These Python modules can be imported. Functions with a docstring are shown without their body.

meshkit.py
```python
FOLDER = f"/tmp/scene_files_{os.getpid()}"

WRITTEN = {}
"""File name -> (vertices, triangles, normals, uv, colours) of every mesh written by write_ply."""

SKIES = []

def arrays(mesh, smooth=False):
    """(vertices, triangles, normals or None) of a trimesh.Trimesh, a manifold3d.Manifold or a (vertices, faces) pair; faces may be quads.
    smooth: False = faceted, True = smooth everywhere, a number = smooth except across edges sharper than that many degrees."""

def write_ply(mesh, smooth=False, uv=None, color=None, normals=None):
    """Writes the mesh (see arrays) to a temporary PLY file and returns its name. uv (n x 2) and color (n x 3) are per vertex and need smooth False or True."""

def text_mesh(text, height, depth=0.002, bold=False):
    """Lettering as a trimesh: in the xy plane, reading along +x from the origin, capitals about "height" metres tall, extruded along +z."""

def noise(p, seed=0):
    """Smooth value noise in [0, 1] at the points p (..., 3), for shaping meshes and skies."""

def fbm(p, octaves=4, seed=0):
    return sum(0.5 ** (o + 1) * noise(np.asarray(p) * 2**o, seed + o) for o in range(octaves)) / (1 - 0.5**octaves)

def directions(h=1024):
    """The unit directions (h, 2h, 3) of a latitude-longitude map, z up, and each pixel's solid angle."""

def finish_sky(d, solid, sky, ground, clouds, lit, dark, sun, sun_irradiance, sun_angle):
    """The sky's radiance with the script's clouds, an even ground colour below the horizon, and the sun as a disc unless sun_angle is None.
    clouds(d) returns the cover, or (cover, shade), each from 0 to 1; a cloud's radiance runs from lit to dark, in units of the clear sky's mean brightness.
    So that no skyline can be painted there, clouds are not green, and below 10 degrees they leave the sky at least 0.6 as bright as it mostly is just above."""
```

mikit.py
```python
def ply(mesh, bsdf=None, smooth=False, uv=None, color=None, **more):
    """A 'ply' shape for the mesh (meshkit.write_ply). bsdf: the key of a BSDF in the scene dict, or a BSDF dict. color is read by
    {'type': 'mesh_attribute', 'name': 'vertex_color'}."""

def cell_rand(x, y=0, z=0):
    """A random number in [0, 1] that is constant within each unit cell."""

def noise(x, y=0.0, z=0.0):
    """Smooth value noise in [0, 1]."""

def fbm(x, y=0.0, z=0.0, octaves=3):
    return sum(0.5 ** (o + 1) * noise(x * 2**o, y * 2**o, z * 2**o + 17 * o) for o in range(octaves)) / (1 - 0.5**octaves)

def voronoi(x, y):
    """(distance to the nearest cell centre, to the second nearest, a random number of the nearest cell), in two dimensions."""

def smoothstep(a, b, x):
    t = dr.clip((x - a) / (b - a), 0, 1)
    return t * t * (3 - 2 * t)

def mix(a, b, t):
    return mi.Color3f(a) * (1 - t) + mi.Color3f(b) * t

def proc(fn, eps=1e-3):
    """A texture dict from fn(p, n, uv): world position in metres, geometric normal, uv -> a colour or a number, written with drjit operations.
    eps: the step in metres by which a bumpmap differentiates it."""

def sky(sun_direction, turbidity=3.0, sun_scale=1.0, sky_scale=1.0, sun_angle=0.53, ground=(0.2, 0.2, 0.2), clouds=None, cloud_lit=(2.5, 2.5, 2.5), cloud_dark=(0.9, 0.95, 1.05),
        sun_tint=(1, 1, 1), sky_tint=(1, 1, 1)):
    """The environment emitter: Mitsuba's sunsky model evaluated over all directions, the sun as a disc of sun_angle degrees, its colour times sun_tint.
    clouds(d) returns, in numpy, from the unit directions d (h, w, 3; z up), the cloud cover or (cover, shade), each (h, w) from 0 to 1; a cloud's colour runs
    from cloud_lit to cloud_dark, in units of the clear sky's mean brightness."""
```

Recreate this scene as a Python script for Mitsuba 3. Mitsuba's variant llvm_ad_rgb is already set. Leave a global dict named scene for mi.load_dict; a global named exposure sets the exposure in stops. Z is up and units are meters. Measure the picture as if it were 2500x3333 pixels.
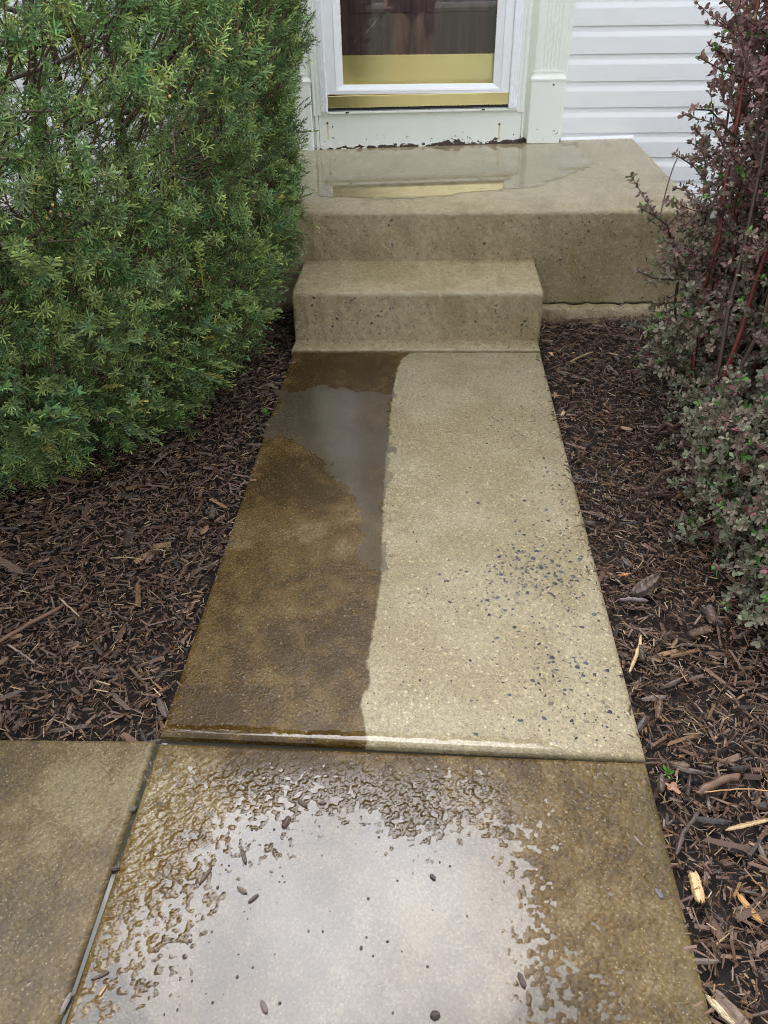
import math, random
import numpy as np, trimesh, manifold3d as m3
import drjit as dr, mitsuba as mi
import mikit, meshkit
from mikit import noise, fbm, voronoi, smoothstep, mix, cell_rand
T = mi.ScalarTransform4f
scene, labels = {}, {}
PI = math.pi

# ------------------------------------------------------------------ camera, sky, exposure
CAM_Z = 1.2216
CR = np.array([[0.9986, 0.0171, -0.0509], [0.0512, -0.5862, 0.8085], [-0.0160, -0.8100, -0.5863]])
_f, _u = CR[:, 2], -CR[:, 1]
scene['camera'] = {'type': 'perspective', 'fov': 52.09, 'fov_axis': 'x', 'near_clip': 0.02, 'far_clip': 500.0,
                   'to_world': T().look_at(origin=[0, 0, CAM_Z], target=[float(_f[0]), float(_f[1]), float(CAM_Z + _f[2])], up=[float(v) for v in _u])}
SUN = np.array([-0.14, 0.76, 1.24]); SUN /= np.linalg.norm(SUN)
def overcast(d):
    """closed cloud, thin and bright where the sun stands behind it"""
    ang = np.degrees(np.arccos(np.clip(d @ SUN, -1, 1)))
    cloud = meshkit.fbm(d.reshape(-1, 3) * [5.0, 5.0, 3.0], octaves=4, seed=4).reshape(d.shape[:2])     # folds of the cloud
    return np.ones(d.shape[:2]), 1 - np.exp(-(ang / 19.0) ** 2.4) * np.clip(0.55 + 1.6 * (cloud - 0.35), 0.3, 1.0)
scene['sky'] = mikit.sky(SUN, turbidity=3, sun_scale=0.10, sun_angle=30, clouds=overcast, cloud_lit=(22.5, 23.8, 26.6), cloud_dark=(2.40, 2.5, 2.66), ground=(0.12, 0.12, 0.1))
exposure = 2.90

# ------------------------------------------------------------------ helpers
def ref(k): return {'type': 'ref', 'id': k}
def nxt(name):
    if name not in scene and name not in labels and not any(k.startswith(name + '__') for k in scene): return name
    i = 1
    while f'{name}_{i:03d}' in scene or f'{name}_{i:03d}' in labels or any(k.startswith(f'{name}_{i:03d}__') for k in scene): i += 1
    return f'{name}_{i:03d}'
_count = {}
def part(parent, name, mesh, bsdf, smooth=False, color=None, label=None, stuff=False):
    base = f'{parent}__{name}'
    n = _count.get(base, 0); _count[base] = n + 1
    k = base if n == 0 else f'{base}_{n:03d}'
    scene[k] = mikit.ply(mesh, bsdf, smooth=smooth, color=color)
    if label or stuff:
        labels[k] = {}
        if label: labels[k]['label'] = label
        if stuff: labels[k]['kind'] = 'stuff'
    return k
def struct(name, mesh, bsdf, smooth=False, color=None):
    k = nxt(name); scene[k] = mikit.ply(mesh, bsdf, smooth=smooth, color=color); labels[k] = {'kind': 'structure'}; return k
def thing(name, label, cat, group=None, mesh=None, bsdf=None, smooth=False, color=None):
    k = nxt(name); labels[k] = {'label': label, 'category': cat}
    if group: labels[k]['group'] = group
    if mesh is not None: scene[k] = mikit.ply(mesh, bsdf, smooth=smooth, color=color)
    return k
def bsdf(key, d): scene[key] = d
def rgb(*c): return {'type': 'rgb', 'value': list(c)}
VC = {'type': 'mesh_attribute', 'name': 'vertex_color'}
def prin(color, rough, spec=0.5, **kw):
    return {'type': 'twosided', 'bsdf': {'type': 'principled', 'base_color': color, 'roughness': rough, 'specular': spec, **kw}}
def bump(b, fn, eps=0.001, scale=1.0):
    inner = b['bsdf'] if b['type'] == 'twosided' else b
    return {'type': 'twosided', 'bsdf': {'type': 'bumpmap', 'bump': mikit.proc(fn, eps=eps), 'scale': scale, 'nested': inner}}
def cat(ms):
    vs, fs, o = [], [], 0
    for v, f in ms:
        vs.append(v); fs.append(np.asarray(f) + o); o += len(v)
    return np.vstack(vs), np.vstack(fs)
def box(x0, x1, y0, y1, z0, z1, c=0.0):
    """box with chamfered edges, as (vertices, triangles)"""
    lo, hi = np.array([x0, y0, z0], float), np.array([x1, y1, z1], float)
    if c <= 0:
        m = trimesh.creation.box(bounds=[lo, hi]); return np.array(m.vertices), np.array(m.faces)
    pts = []
    for s in np.ndindex(2, 2, 2):
        p = np.where(np.array(s) == 0, lo, hi); d = np.where(np.array(s) == 0, 1, -1) * c
        for a in range(3):
            q = p + d; q[a] = p[a]; pts.append(q)
    m = trimesh.convex.convex_hull(np.array(pts)); return np.array(m.vertices), np.array(m.faces)
def extr(profile, lo, hi, axis, closed=True):
    """extrude a 2-D profile along axis ('x': profile is (y,z); 'z': profile is (x,y))"""
    p = np.asarray(profile, float); n = len(p)
    def put(t):
        return np.column_stack([np.full(n, t), p]) if axis == 'x' else np.column_stack([p, np.full(n, t)])
    v = np.vstack([put(lo), put(hi)]); f = []
    for i in range(n if closed else n - 1):
        j = (i + 1) % n; f += [[i, j, n + j], [i, n + j, n + i]]
    if closed:
        tri = trimesh.creation.triangulate_polygon(__import__('shapely.geometry').geometry.Polygon(p), engine='earcut') if False else None
        import mapbox_earcut as me
        t = me.triangulate_float64(p, np.array([n], dtype=np.uint32)).reshape(-1, 3)
        f += t.tolist() + (t[:, ::-1] + n).tolist()
    return v, np.array(f)
def tube(points, radii, sides=6):
    p = np.asarray(points, float); t = np.gradient(p, axis=0); t /= np.linalg.norm(t, axis=1, keepdims=True) + 1e-12
    a = np.cross(t, [0.31, 0.17, 0.93]); a /= np.linalg.norm(a, axis=1, keepdims=True) + 1e-12
    b = np.cross(t, a); ang = np.arange(sides) * 2 * PI / sides
    r = np.broadcast_to(radii, (len(p),))[:, None, None]
    v = p[:, None] + r * (np.cos(ang)[None, :, None] * a[:, None] + np.sin(ang)[None, :, None] * b[:, None])
    i, j = np.meshgrid(np.arange(len(p) - 1), np.arange(sides), indexing='ij')
    q = np.stack([i * sides + j, i * sides + (j + 1) % sides, (i + 1) * sides + (j + 1) % sides, (i + 1) * sides + j], -1).reshape(-1, 4)
    f = np.vstack([q[:, [0, 1, 2]], q[:, [0, 2, 3]]]); n = len(p)
    caps = [[0, k + 1, k] for k in range(1, sides - 1)] + [[(n - 1) * sides, (n - 1) * sides + k, (n - 1) * sides + k + 1] for k in range(1, sides - 1)]
    return v.reshape(-1, 3), np.vstack([f, caps])
def unit(v): return v / (np.linalg.norm(v, axis=-1, keepdims=True) + 1e-12)
def sstep(a, b, x):
    t = np.clip((x - a) / (b - a), 0, 1); return t * t * (3 - 2 * t)
def n2(x, y, s, seed=0, oct=3): return meshkit.fbm(np.column_stack([x * s, y * s, np.zeros_like(x)]), octaves=oct, seed=seed)

# ------------------------------------------------------------------ materials
def uvs(p): return p.x + 0.31 * p.z, p.y + p.z       # one pair of coordinates for level and upright faces alike
# outline of the washed strip on the path: x of the edge against y
EDGE_Y = [0.955, 0.973, 1.029, 1.059, 1.084, 1.147, 1.258, 1.415, 1.596, 1.807, 2.058, 2.296, 2.429, 2.556, 2.633, 2.681, 2.706]
EDGE_X = [-0.103, -0.105, -0.12, -0.114, -0.103, -0.112, -0.106, -0.1, -0.106, -0.112, -0.113, -0.112, -0.109, -0.101, -0.09, -0.063, 0.005]
def edge_x(y):
    x = mi.Float(EDGE_X[0])
    for a, b, c, d in zip(EDGE_Y[:-1], EDGE_Y[1:], EDGE_X[:-1], EDGE_X[1:]):
        x = x + (d - c) * dr.clip((y - a) / (b - a), 0, 1)
    return x
def grains(u, v):
    d1, d2, w = voronoi(u * 330, v * 330)
    e1, e2, w2 = voronoi(u * 150 + 7.3, v * 150 + 3.1)
    light = dr.select((w > 0.93) & (d1 < 0.20 + 0.25 * d2), 14.0 * (w - 0.93), 0.0) + dr.select((w2 > 0.972) & (e1 < 0.05 + 0.33 * e2), 0.4 + 22.0 * (w2 - 0.972), 0.0)
    dark = dr.select((w < 0.10) & (d1 < 0.45), 1.0, 0.0)
    return dr.minimum(light, 1.0), dark, w
TAN, TAN2 = (0.212, 0.172, 0.098), (0.248, 0.208, 0.130)
BROWN, BROWN2, SAND = (0.038, 0.021, 0.0037), (0.090, 0.054, 0.014), (0.165, 0.124, 0.060)
CREAM, STONE = (0.46, 0.40, 0.26), (0.07, 0.068, 0.062)
def col_clean(u, v):
    d1, d2, w = voronoi(u * 140 + 4.4, v * 140 + 9.1)                      # coarse sand grains
    return mix(mix(TAN, TAN2, smoothstep(0.3, 0.7, fbm(u * 9, v * 9))) * (0.88 + 0.24 * w), CREAM, dr.select((w > 0.95) & (d1 < 0.34), 0.5, 0.0))
def col_dirty(u, v, amount):
    # soiled concrete: a brown film of algae that sits on the mortar and leaves single grains of sand bare
    d1, d2, w = voronoi(u * 260 + 11.0, v * 260)
    t = 0.5 + 1.15 * (fbm(u * 5 + 3, v * 5, 1.0) - 0.5) + 0.40 * (w - 0.5) + 0.45 * (noise(u * 34, v * 34) - 0.5) + amount
    return mix(mix(BROWN, BROWN2, smoothstep(0.15, 0.70, t)), SAND, smoothstep(0.62, 1.15, t))
def speckle(c, u, v, li, di):
    light, dark, w = grains(u, v)
    c = c * (0.80 + 0.40 * w)
    c = mix(c, CREAM, light * li)
    return mix(c, STONE, dark * di)
def f_upper(p, n, uv):
    u, v = uvs(p)
    e = edge_x(p.y) + 0.010 * (fbm(u * 60, v * 60) - 0.5)
    clean = smoothstep(-0.004, 0.004, p.x - e)
    left = smoothstep(-0.42, -0.49, p.x + 0.05 * (fbm(u * 8, v * 8) - 0.5))
    d = col_dirty(u, v, -0.12 + 0.20 * left)
    return speckle(mix(d, col_clean(u, v), clean), u, v, 0.30 + 0.25 * clean, 0.35)
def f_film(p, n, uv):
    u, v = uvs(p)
    return mix(f_upper(p, n, uv), (0.088, 0.076, 0.058), 0.45 + 0.40 * fbm(u * 7, v * 7))  # film greyed: cloudy water, with the house reflection partly put into the colour
def f_lower(p, n, uv):
    u, v = uvs(p)
    m = fbm(u * 3.5 + 4.2, v * 3.5 + 1.7)
    bleached = smoothstep(0.62, 0.30, p.y) * smoothstep(0.1, -0.25, p.x)            # worn pale where people walk
    wash = smoothstep(-0.30, -0.46, p.x)
    d = col_dirty(u, v, -0.16 + (m - 0.5) * 0.6 + 0.34 * dr.maximum(wash, bleached))
    moss = smoothstep(0.33, 0.43, p.x + 0.10 * (m - 0.5)) * 0.5
    return speckle(mix(d, (0.105, 0.092, 0.036), 0.6 * moss), u, v, 0.32, 0.3)
def f_puddle(p, n, uv):
    # the same concrete under a little cloudy wash water
    u, v = uvs(p)
    return speckle(mix(col_dirty(u, v, 0.25), (0.060, 0.061, 0.063), 0.35 + 0.3 * fbm(u * 6, v * 6)), u, v, 0.10, 0.1)
def f_left(p, n, uv):
    u, v = uvs(p)
    return speckle(mix(col_dirty(u, v, 0.05 + 0.9 * (fbm(u * 4 + 8.1, v * 4 + 2.2) - 0.5)), (0.125, 0.108, 0.072), 0.30), u, v, 0.30, 0.35)
def f_stoop(p, n, uv):
    u, v = uvs(p)
    c = mix((0.290, 0.230, 0.130), (0.355, 0.292, 0.180), smoothstep(0.3, 0.7, 0.6 * fbm(u * 6, v * 6) + 0.4 * noise(u * 60, v * 60)))
    streak = smoothstep(0.55, 0.80, noise(u * 24 + 3.0, v * 3.0, 5.0)) * smoothstep(0.35, 0.65, fbm(u * 5 + 1.3, v * 9))   # runs and blotches of dirt
    c = mix(c, (0.185, 0.143, 0.070), streak * 0.45)
    c = mix(c, (0.21, 0.168, 0.066), smoothstep(0.58, 0.75, fbm(u * 4 + 1.3, v * 4)) * 0.40)
    d1, d2, w = voronoi(u * 120 + 2.2, v * 120 + 5.1)                      # coarse sand
    c = c * (0.90 + 0.20 * w)
    c = mix(c, CREAM, dr.select((w > 0.95) & (d1 < 0.36), 0.6, 0.0))
    return speckle(mix(c, STONE, dr.select((w < 0.02) & (d1 < 0.34), 0.8, 0.0)), u, v, 0.26, 0.30)
def r_lower(p, n, uv):
    u, v = uvs(p)
    near = smoothstep(0.22, 0.10, p.x) * smoothstep(0.92, 0.84, p.y)
    return 0.46 - 0.33 * near + 0.10 * fbm(u * 20, v * 20)
def r_upper(p, n, uv):
    u, v = uvs(p)
    e = edge_x(p.y)
    lip = smoothstep(0.970, 0.952, p.y) * smoothstep(0.32, 0.26, p.x)
    return dr.lerp(0.40 + 0.15 * fbm(u * 20, v * 20), 0.10, lip)
def r_stoop(p, n, uv):
    u, v = uvs(p)
    wet = smoothstep(3.16, 3.4, p.y)
    return dr.lerp(0.48, 0.13, wet) + 0.06 * (fbm(u * 20, v * 20) - 0.5)
def b_conc(p, n, uv):
    u, v = uvs(p)
    return 0.0012 * noise(u * 190, v * 190) + 0.0010 * noise(u * 80, v * 80)
def b_fine(p, n, uv):
    u, v = uvs(p)
    return 0.0007 * noise(u * 260, v * 260)
P_up, P_lo, P_le, P_st = mikit.proc(f_upper), mikit.proc(f_lower), mikit.proc(f_left), mikit.proc(f_stoop)
bsdf('path_upper_mat', bump(prin(P_up, mikit.proc(r_upper), 0.22), b_fine))
bsdf('path_lower_mat', bump(prin(P_lo, mikit.proc(r_lower), 0.25), b_fine))
bsdf('path_left_mat', bump(prin(P_le, 0.44, 0.22), b_fine))
bsdf('stoop_mat', bump(prin(P_st, mikit.proc(r_stoop)), b_conc))
bsdf('stone_mat', prin(VC, 0.5, 0.25))
def water(col): return {'type': 'twosided', 'bsdf': {'type': 'principled', 'base_color': col, 'roughness': 0.03, 'specular': 0.30}}
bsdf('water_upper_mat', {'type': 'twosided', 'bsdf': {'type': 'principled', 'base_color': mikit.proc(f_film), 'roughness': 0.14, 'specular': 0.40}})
bsdf('water_lip_mat', water(P_up))
bsdf('water_lower_mat', water(mikit.proc(f_puddle)))
bsdf('water_stoop_mat', {'type': 'twosided', 'bsdf': {'type': 'principled', 'base_color': mikit.proc(lambda p, n, uv: f_stoop(p, n, uv) * 0.80), 'roughness': 0.035, 'specular': 0.5}})
bsdf('seam_water_mat', water(rgb(0.040, 0.037, 0.026)))
bsdf('soil_mat', prin(rgb(0.014, 0.010, 0.008), 0.8, 0.2))
bsdf('chip_mat', prin(VC, 0.48, 0.4))
bsdf('needle_mat', {'type': 'principledthin', 'base_color': VC, 'roughness': 0.36, 'diff_trans': 0.18, 'spec_trans': 0.0, 'eta': 1.5})
bsdf('leaf_mat', {'type': 'principledthin', 'base_color': VC, 'roughness': 0.36, 'diff_trans': 0.35, 'spec_trans': 0.0, 'eta': 1.5})
def f_bark(p, n, uv):
    return mix((0.035, 0.024, 0.018), (0.13, 0.095, 0.07), smoothstep(0.35, 0.75, noise(p.x * 160, p.y * 160, p.z * 25)))
bsdf('bark_mat', prin(mikit.proc(f_bark), 0.6))
bsdf('twig_mat', prin(VC, 0.5))
def f_siding(p, n, uv): return mix((0.74, 0.755, 0.775), (0.78, 0.79, 0.80), fbm(p.x * 3, p.z * 30))
def b_siding(p, n, uv): return 0.00035 * noise(p.x * 14, p.z * 420, p.y * 50) + 0.0010 * noise(p.x * 2.2, p.z * 3)
bsdf('siding_mat', bump(prin(mikit.proc(f_siding), 0.42, 0.4), b_siding))
bsdf('vinyl_mat', prin(rgb(0.82, 0.84, 0.865), 0.28))
def f_trim(p, n, uv):
    c = mix((0.74, 0.78, 0.715), (0.78, 0.81, 0.75), fbm(p.x * 8, p.z * 8))
    # flaked paint along the foot of the wood: bare dark wood with hard ragged outlines, and single chips
    h = p.z - (0.374 + 0.0225 * (p.x + 0.06))
    rag = fbm(p.x * 55, p.z * 90, 2.0)
    low = smoothstep(0.030, 0.0, h + 0.022 * (noise(p.x * 9, 3.0) - 0.45))
    flake = dr.select((rag + 0.52 * low > 0.80) & (h < 0.05) & (p.y > 4.352), 1.0, 0.0)
    chip = dr.select((noise(p.x * 85, p.z * 150, 7.0) > 0.925) & (h < 0.07) & (noise(p.x * 16, p.z * 16, 4.0) > 0.58), 1.0, 0.0)
    scrape = dr.select((noise(p.x * 22, p.z * 260, 9.0) > 0.74) & (h < 0.035), 1.0, 0.0)
    c = mix(c, (0.86, 0.85, 0.90), scrape * 0.8)
    c = mix(c, (0.05, 0.032, 0.026), dr.maximum(flake, chip))
    # rust runs under the two nail holes of the board
    for cx, cz, ln in ((-0.523, 0.487, 0.075), (0.345, 0.476, 0.075)):
        dx, dz = p.x - cx, cz - p.z
        spot = smoothstep(0.0075, 0.0045, dr.sqrt(dx * dx + dz * dz))
        wob = 0.0015 * (noise(p.z * 60, cx) - 0.5)
        run = smoothstep(0.0060, 0.0042, dr.abs(dx + wob)) * dr.select((dz > 0) & (dz < ln), 1.0, 0.0) * (0.35 + 0.4 * noise(p.x * 300, p.z * 40))
        keep = dr.select(p.y > 4.35, 1.0, 0.0)
        c = mix(c, (0.60, 0.44, 0.17), run * keep)
        c = mix(c, (0.30, 0.13, 0.03), spot * keep)
    return c
bsdf('trim_mat', prin(mikit.proc(f_trim), 0.40))
bsdf('brass_mat', {'type': 'principled', 'base_color': rgb(0.98, 0.86, 0.45), 'metallic': 1.0, 'roughness': 0.24})
def f_door(p, n, uv):
    return mix((0.034, 0.013, 0.015), (0.060, 0.025, 0.028), smoothstep(0.3, 0.8, fbm(p.x * 60, p.z * 2.5)))
bsdf('maroon_mat', prin(mikit.proc(f_door), 0.35))
bsdf('black_mat', prin(rgb(0.012, 0.012, 0.013), 0.5))
bsdf('grey_mat', prin(rgb(0.30, 0.31, 0.32), 0.4))
bsdf('hole_mat', prin(rgb(0.02, 0.017, 0.015), 0.7))
bsdf('pane_mat', {'type': 'thindielectric', 'int_ior': 1.52})
bsdf('drop_mat', {'type': 'dielectric', 'int_ior': 1.33, 'ext_ior': 1.0})
bsdf('roof_mat', prin(rgb(0.06, 0.055, 0.05), 0.8))
bsdf('foundation_mat', prin(rgb(0.35, 0.34, 0.32), 0.7))
def f_lawn(p, n, uv):
    return mix((0.028, 0.046, 0.012), (0.062, 0.084, 0.024), 0.5 * fbm(p.x * 3, p.y * 3) + 0.5 * noise(p.x * 45, p.y * 45))
bsdf('lawn_mat', prin(mikit.proc(f_lawn), 0.6))
bsdf('asphalt_mat', prin(rgb(0.05, 0.05, 0.052), 0.6))
bsdf('kerb_mat', prin(rgb(0.5, 0.49, 0.46), 0.7))
bsdf('khaki_mat', prin(rgb(0.50, 0.37, 0.23), 0.9))
bsdf('jacket_mat', prin(rgb(0.018, 0.018, 0.022), 0.6))
bsdf('skin_mat', prin(rgb(0.60, 0.36, 0.27), 0.5))
bsdf('lip_mat', prin(rgb(0.42, 0.17, 0.15), 0.5))
bsdf('hair_mat', prin(rgb(0.035, 0.024, 0.018), 0.5))
bsdf('dark_leather_mat', prin(rgb(0.03, 0.022, 0.018), 0.5))
bsdf('steel_mat', {'type': 'principled', 'base_color': rgb(0.55, 0.55, 0.55), 'metallic': 1.0, 'roughness': 0.3})

# ------------------------------------------------------------------ ground
def sheet(x0, x1, y0, y1, z):
    return np.array([[x0, y0, z], [x1, y0, z], [x1, y1, z], [x0, y1, z]], float), np.array([[0, 1, 2], [0, 2, 3]])
struct('lawn', sheet(-220, 220, -220, 220, -0.075), 'lawn_mat')
struct('road', sheet(-200, 200, -22, -14.2, -0.071), 'asphalt_mat')
struct('kerb', box(-200, 200, -14.2, -14.02, -0.12, 0.03, 0.015), 'kerb_mat')

def axis_grid(L, res, r):
    inner = np.arange(r, L - r, res); e = r * (1 - np.cos(np.linspace(0, PI / 2, 5)))
    return np.concatenate([e[:-1], inner, [L - r] if L - r - inner[-1] > 1e-6 else [], (L - e[::-1])[1:]])
def slab(c00, c10, c11, c01, thick, res, r, relief):
    """slab with rounded arrises on four given top corners (x, y, z); relief(x, y) is added to its top"""
    C = [np.array(c, float) for c in (c00, c10, c11, c01)]
    W, D = np.linalg.norm(C[1] - C[0]), np.linalg.norm(C[3] - C[0])
    gu, gv = axis_grid(W, res, r), axis_grid(D, res, r)
    U, V = np.meshgrid(gu / W, gv / D); nu, nv = len(gu), len(gv)
    P = ((1 - U) * (1 - V))[..., None] * C[0] + (U * (1 - V))[..., None] * C[1] + (U * V)[..., None] * C[2] + ((1 - U) * V)[..., None] * C[3]
    du, dv = np.minimum(U, 1 - U) * W, np.minimum(V, 1 - V) * D
    def drop(d): d = np.clip(d, 0, r); return r - np.sqrt(np.maximum(r * r - (r - d) ** 2, 0))
    P = P.reshape(-1, 3); e = np.minimum(du, dv).ravel()
    P[:, 2] += relief(P[:, 0], P[:, 1]) * np.clip(e / (r * 0.6), 0.3, 1)
    P[:, 2] -= np.maximum(drop(du), drop(dv)).ravel()
    i, j = np.meshgrid(np.arange(nv - 1), np.arange(nu - 1), indexing='ij'); a = (i * nu + j).ravel()
    f = np.vstack([np.column_stack([a, a + 1, a + nu + 1]), np.column_stack([a, a + nu + 1, a + nu])])
    ring = np.concatenate([np.arange(nu), np.arange(1, nv) * nu + nu - 1, (nv - 1) * nu + np.arange(nu - 2, -1, -1), np.arange(nv - 2, 0, -1) * nu])
    low = P[ring].copy(); low[:, 2] = np.min([c[2] for c in C]) - thick; o = len(P); m = len(ring); k = np.arange(m); kn = (k + 1) % m
    f = np.vstack([f, np.column_stack([ring[k], o + k, o + kn]), np.column_stack([ring[k], o + kn, ring[kn]])])
    return np.vstack([P, low]), f

# upper path (between the step and the joint)
LIP = 0.010
def rel_up(x, y): return 0.0010 * (n2(x, y, 90, 1, 2) - 0.5) + 0.0016 * (n2(x, y, 14, 2, 3) - 0.5)
up_c = ((-0.4985, 0.944, 0.003), (0.4165, 0.9275, 0.001), (0.4165, 2.7, 0), (-0.4985, 2.69, 0))
PATH = struct('path', slab(*up_c, 0.10, 0.0050, 0.012, rel_up), 'path_upper_mat', smooth=True)
# lower path: a shallow basin holds the puddle
PUD = np.array([[-.44, .30], [-.40, .47], [-.365, .56], [-.335, .63], [-.29, .70], [-.20, .755], [-.10, .765], [-.03, .755], [.05, .775], [.11, .765], [.150, .715], [.165, .62], [.168, .545], [.18, .50], [.205, .47], [.215, .30]])
import shapely, shapely.geometry as sg
pud_poly = sg.Polygon(PUD)
def basin(x, y):
    pts = shapely.points(x, y)
    d = shapely.distance(pts, pud_poly.exterior) * np.where(shapely.contains(pud_poly, pts), 1, -1)
    return d
def rel_lo(x, y):
    d = basin(x, y)
    d = d - 0.10 * np.exp(-((x + .03) / .075) ** 2 - ((y - .80) / .05) ** 2)      # a knoll at the back stays dry
    b = sstep(-0.17, 0.13, d + 0.06 * (n2(x, y, 11, 12, 3) - 0.5))
    rough = 1.0 - 0.45 * sstep(0.02, 0.10, d)
    return -0.0024 * b + rough * (0.0010 * (n2(x, y, 55, 5, 2) - 0.5) + 0.0027 * (n2(x, y, 130, 6, 2) - 0.5)) + 0.0012 * (n2(x, y, 9, 8, 2) - 0.5)
lo_c = ((-0.490, -0.9, -0.004), (0.4155, -0.9, -0.004), (0.4155, 0.9235, -0.004), (-0.4975, 0.932, -0.005))
# only the part before the feet carries fine relief
fine_c = ((-0.4955, 0.36, -0.004), (0.4155, 0.36, -0.004), lo_c[2], lo_c[3])
PATH1 = struct('path', slab(*fine_c, 0.10, 0.0026, 0.010, rel_lo), 'path_lower_mat', smooth=True)
struct('path', slab((-0.489, -1.0, -0.004), (0.4155, -1.0, -0.004), (0.4155, 0.352, -0.004), (-0.4925, 0.352, -0.004), 0.10, 0.05, 0.010, lambda x, y: 0 * x), 'path_lower_mat', smooth=True)
# slab on the left
def rel_le(x, y): return 0.0010 * (n2(x, y, 60, 21, 2) - 0.5) + 0.0017 * (n2(x, y, 125, 22, 2) - 0.5) + 0.003 * (n2(x, y, 7, 23, 2) - 0.5)
struct('path', slab((-1.05, 0.36, 0.0), (-0.4995, 0.36, 0.0), (-0.5040, 0.934, 0.0), (-1.05, 0.918, 0.0), 0.10, 0.0035, 0.009, rel_le), 'path_left_mat', smooth=True)
struct('path', slab((-4.0, -0.2, 0.0), (-1.055, -0.2, 0.0), (-1.055, 0.917, 0.0), (-4.0, 0.87, 0.0), 0.10, 0.05, 0.009, lambda x, y: 0 * x), 'path_left_mat', smooth=True)
# water
def poly_sheet(poly, z, res=0.02):
    p = np.array(poly.exterior.coords)[:-1, :2]
    import mapbox_earcut as me
    t = me.triangulate_float64(p, np.array([len(p)], dtype=np.uint32)).reshape(-1, 3)
    v = np.column_stack([p, [z(a, b) if callable(z) else z for a, b in p]])
    n = np.cross(v[t[0, 1]] - v[t[0, 0]], v[t[0, 2]] - v[t[0, 0]])
    return v, (t if n[2] > 0 else t[:, ::-1])
struct('puddle', poly_sheet(sg.box(-0.485, 0.365, 0.405, 0.90), -0.00535), 'water_lower_mat')
film = sg.Polygon([(-.505, 2.36), (-.347, 2.40), (-.100, 2.37), (-.103, 2.058), (-.097, 1.697), (-.087, 1.415), (-.123, 1.394), (-.141, 1.413), (-.168, 1.613), (-.225, 1.781), (-.309, 1.947), (-.375, 2.025), (-.444, 2.107), (-.478, 2.06), (-.490, 2.19)])

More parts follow.
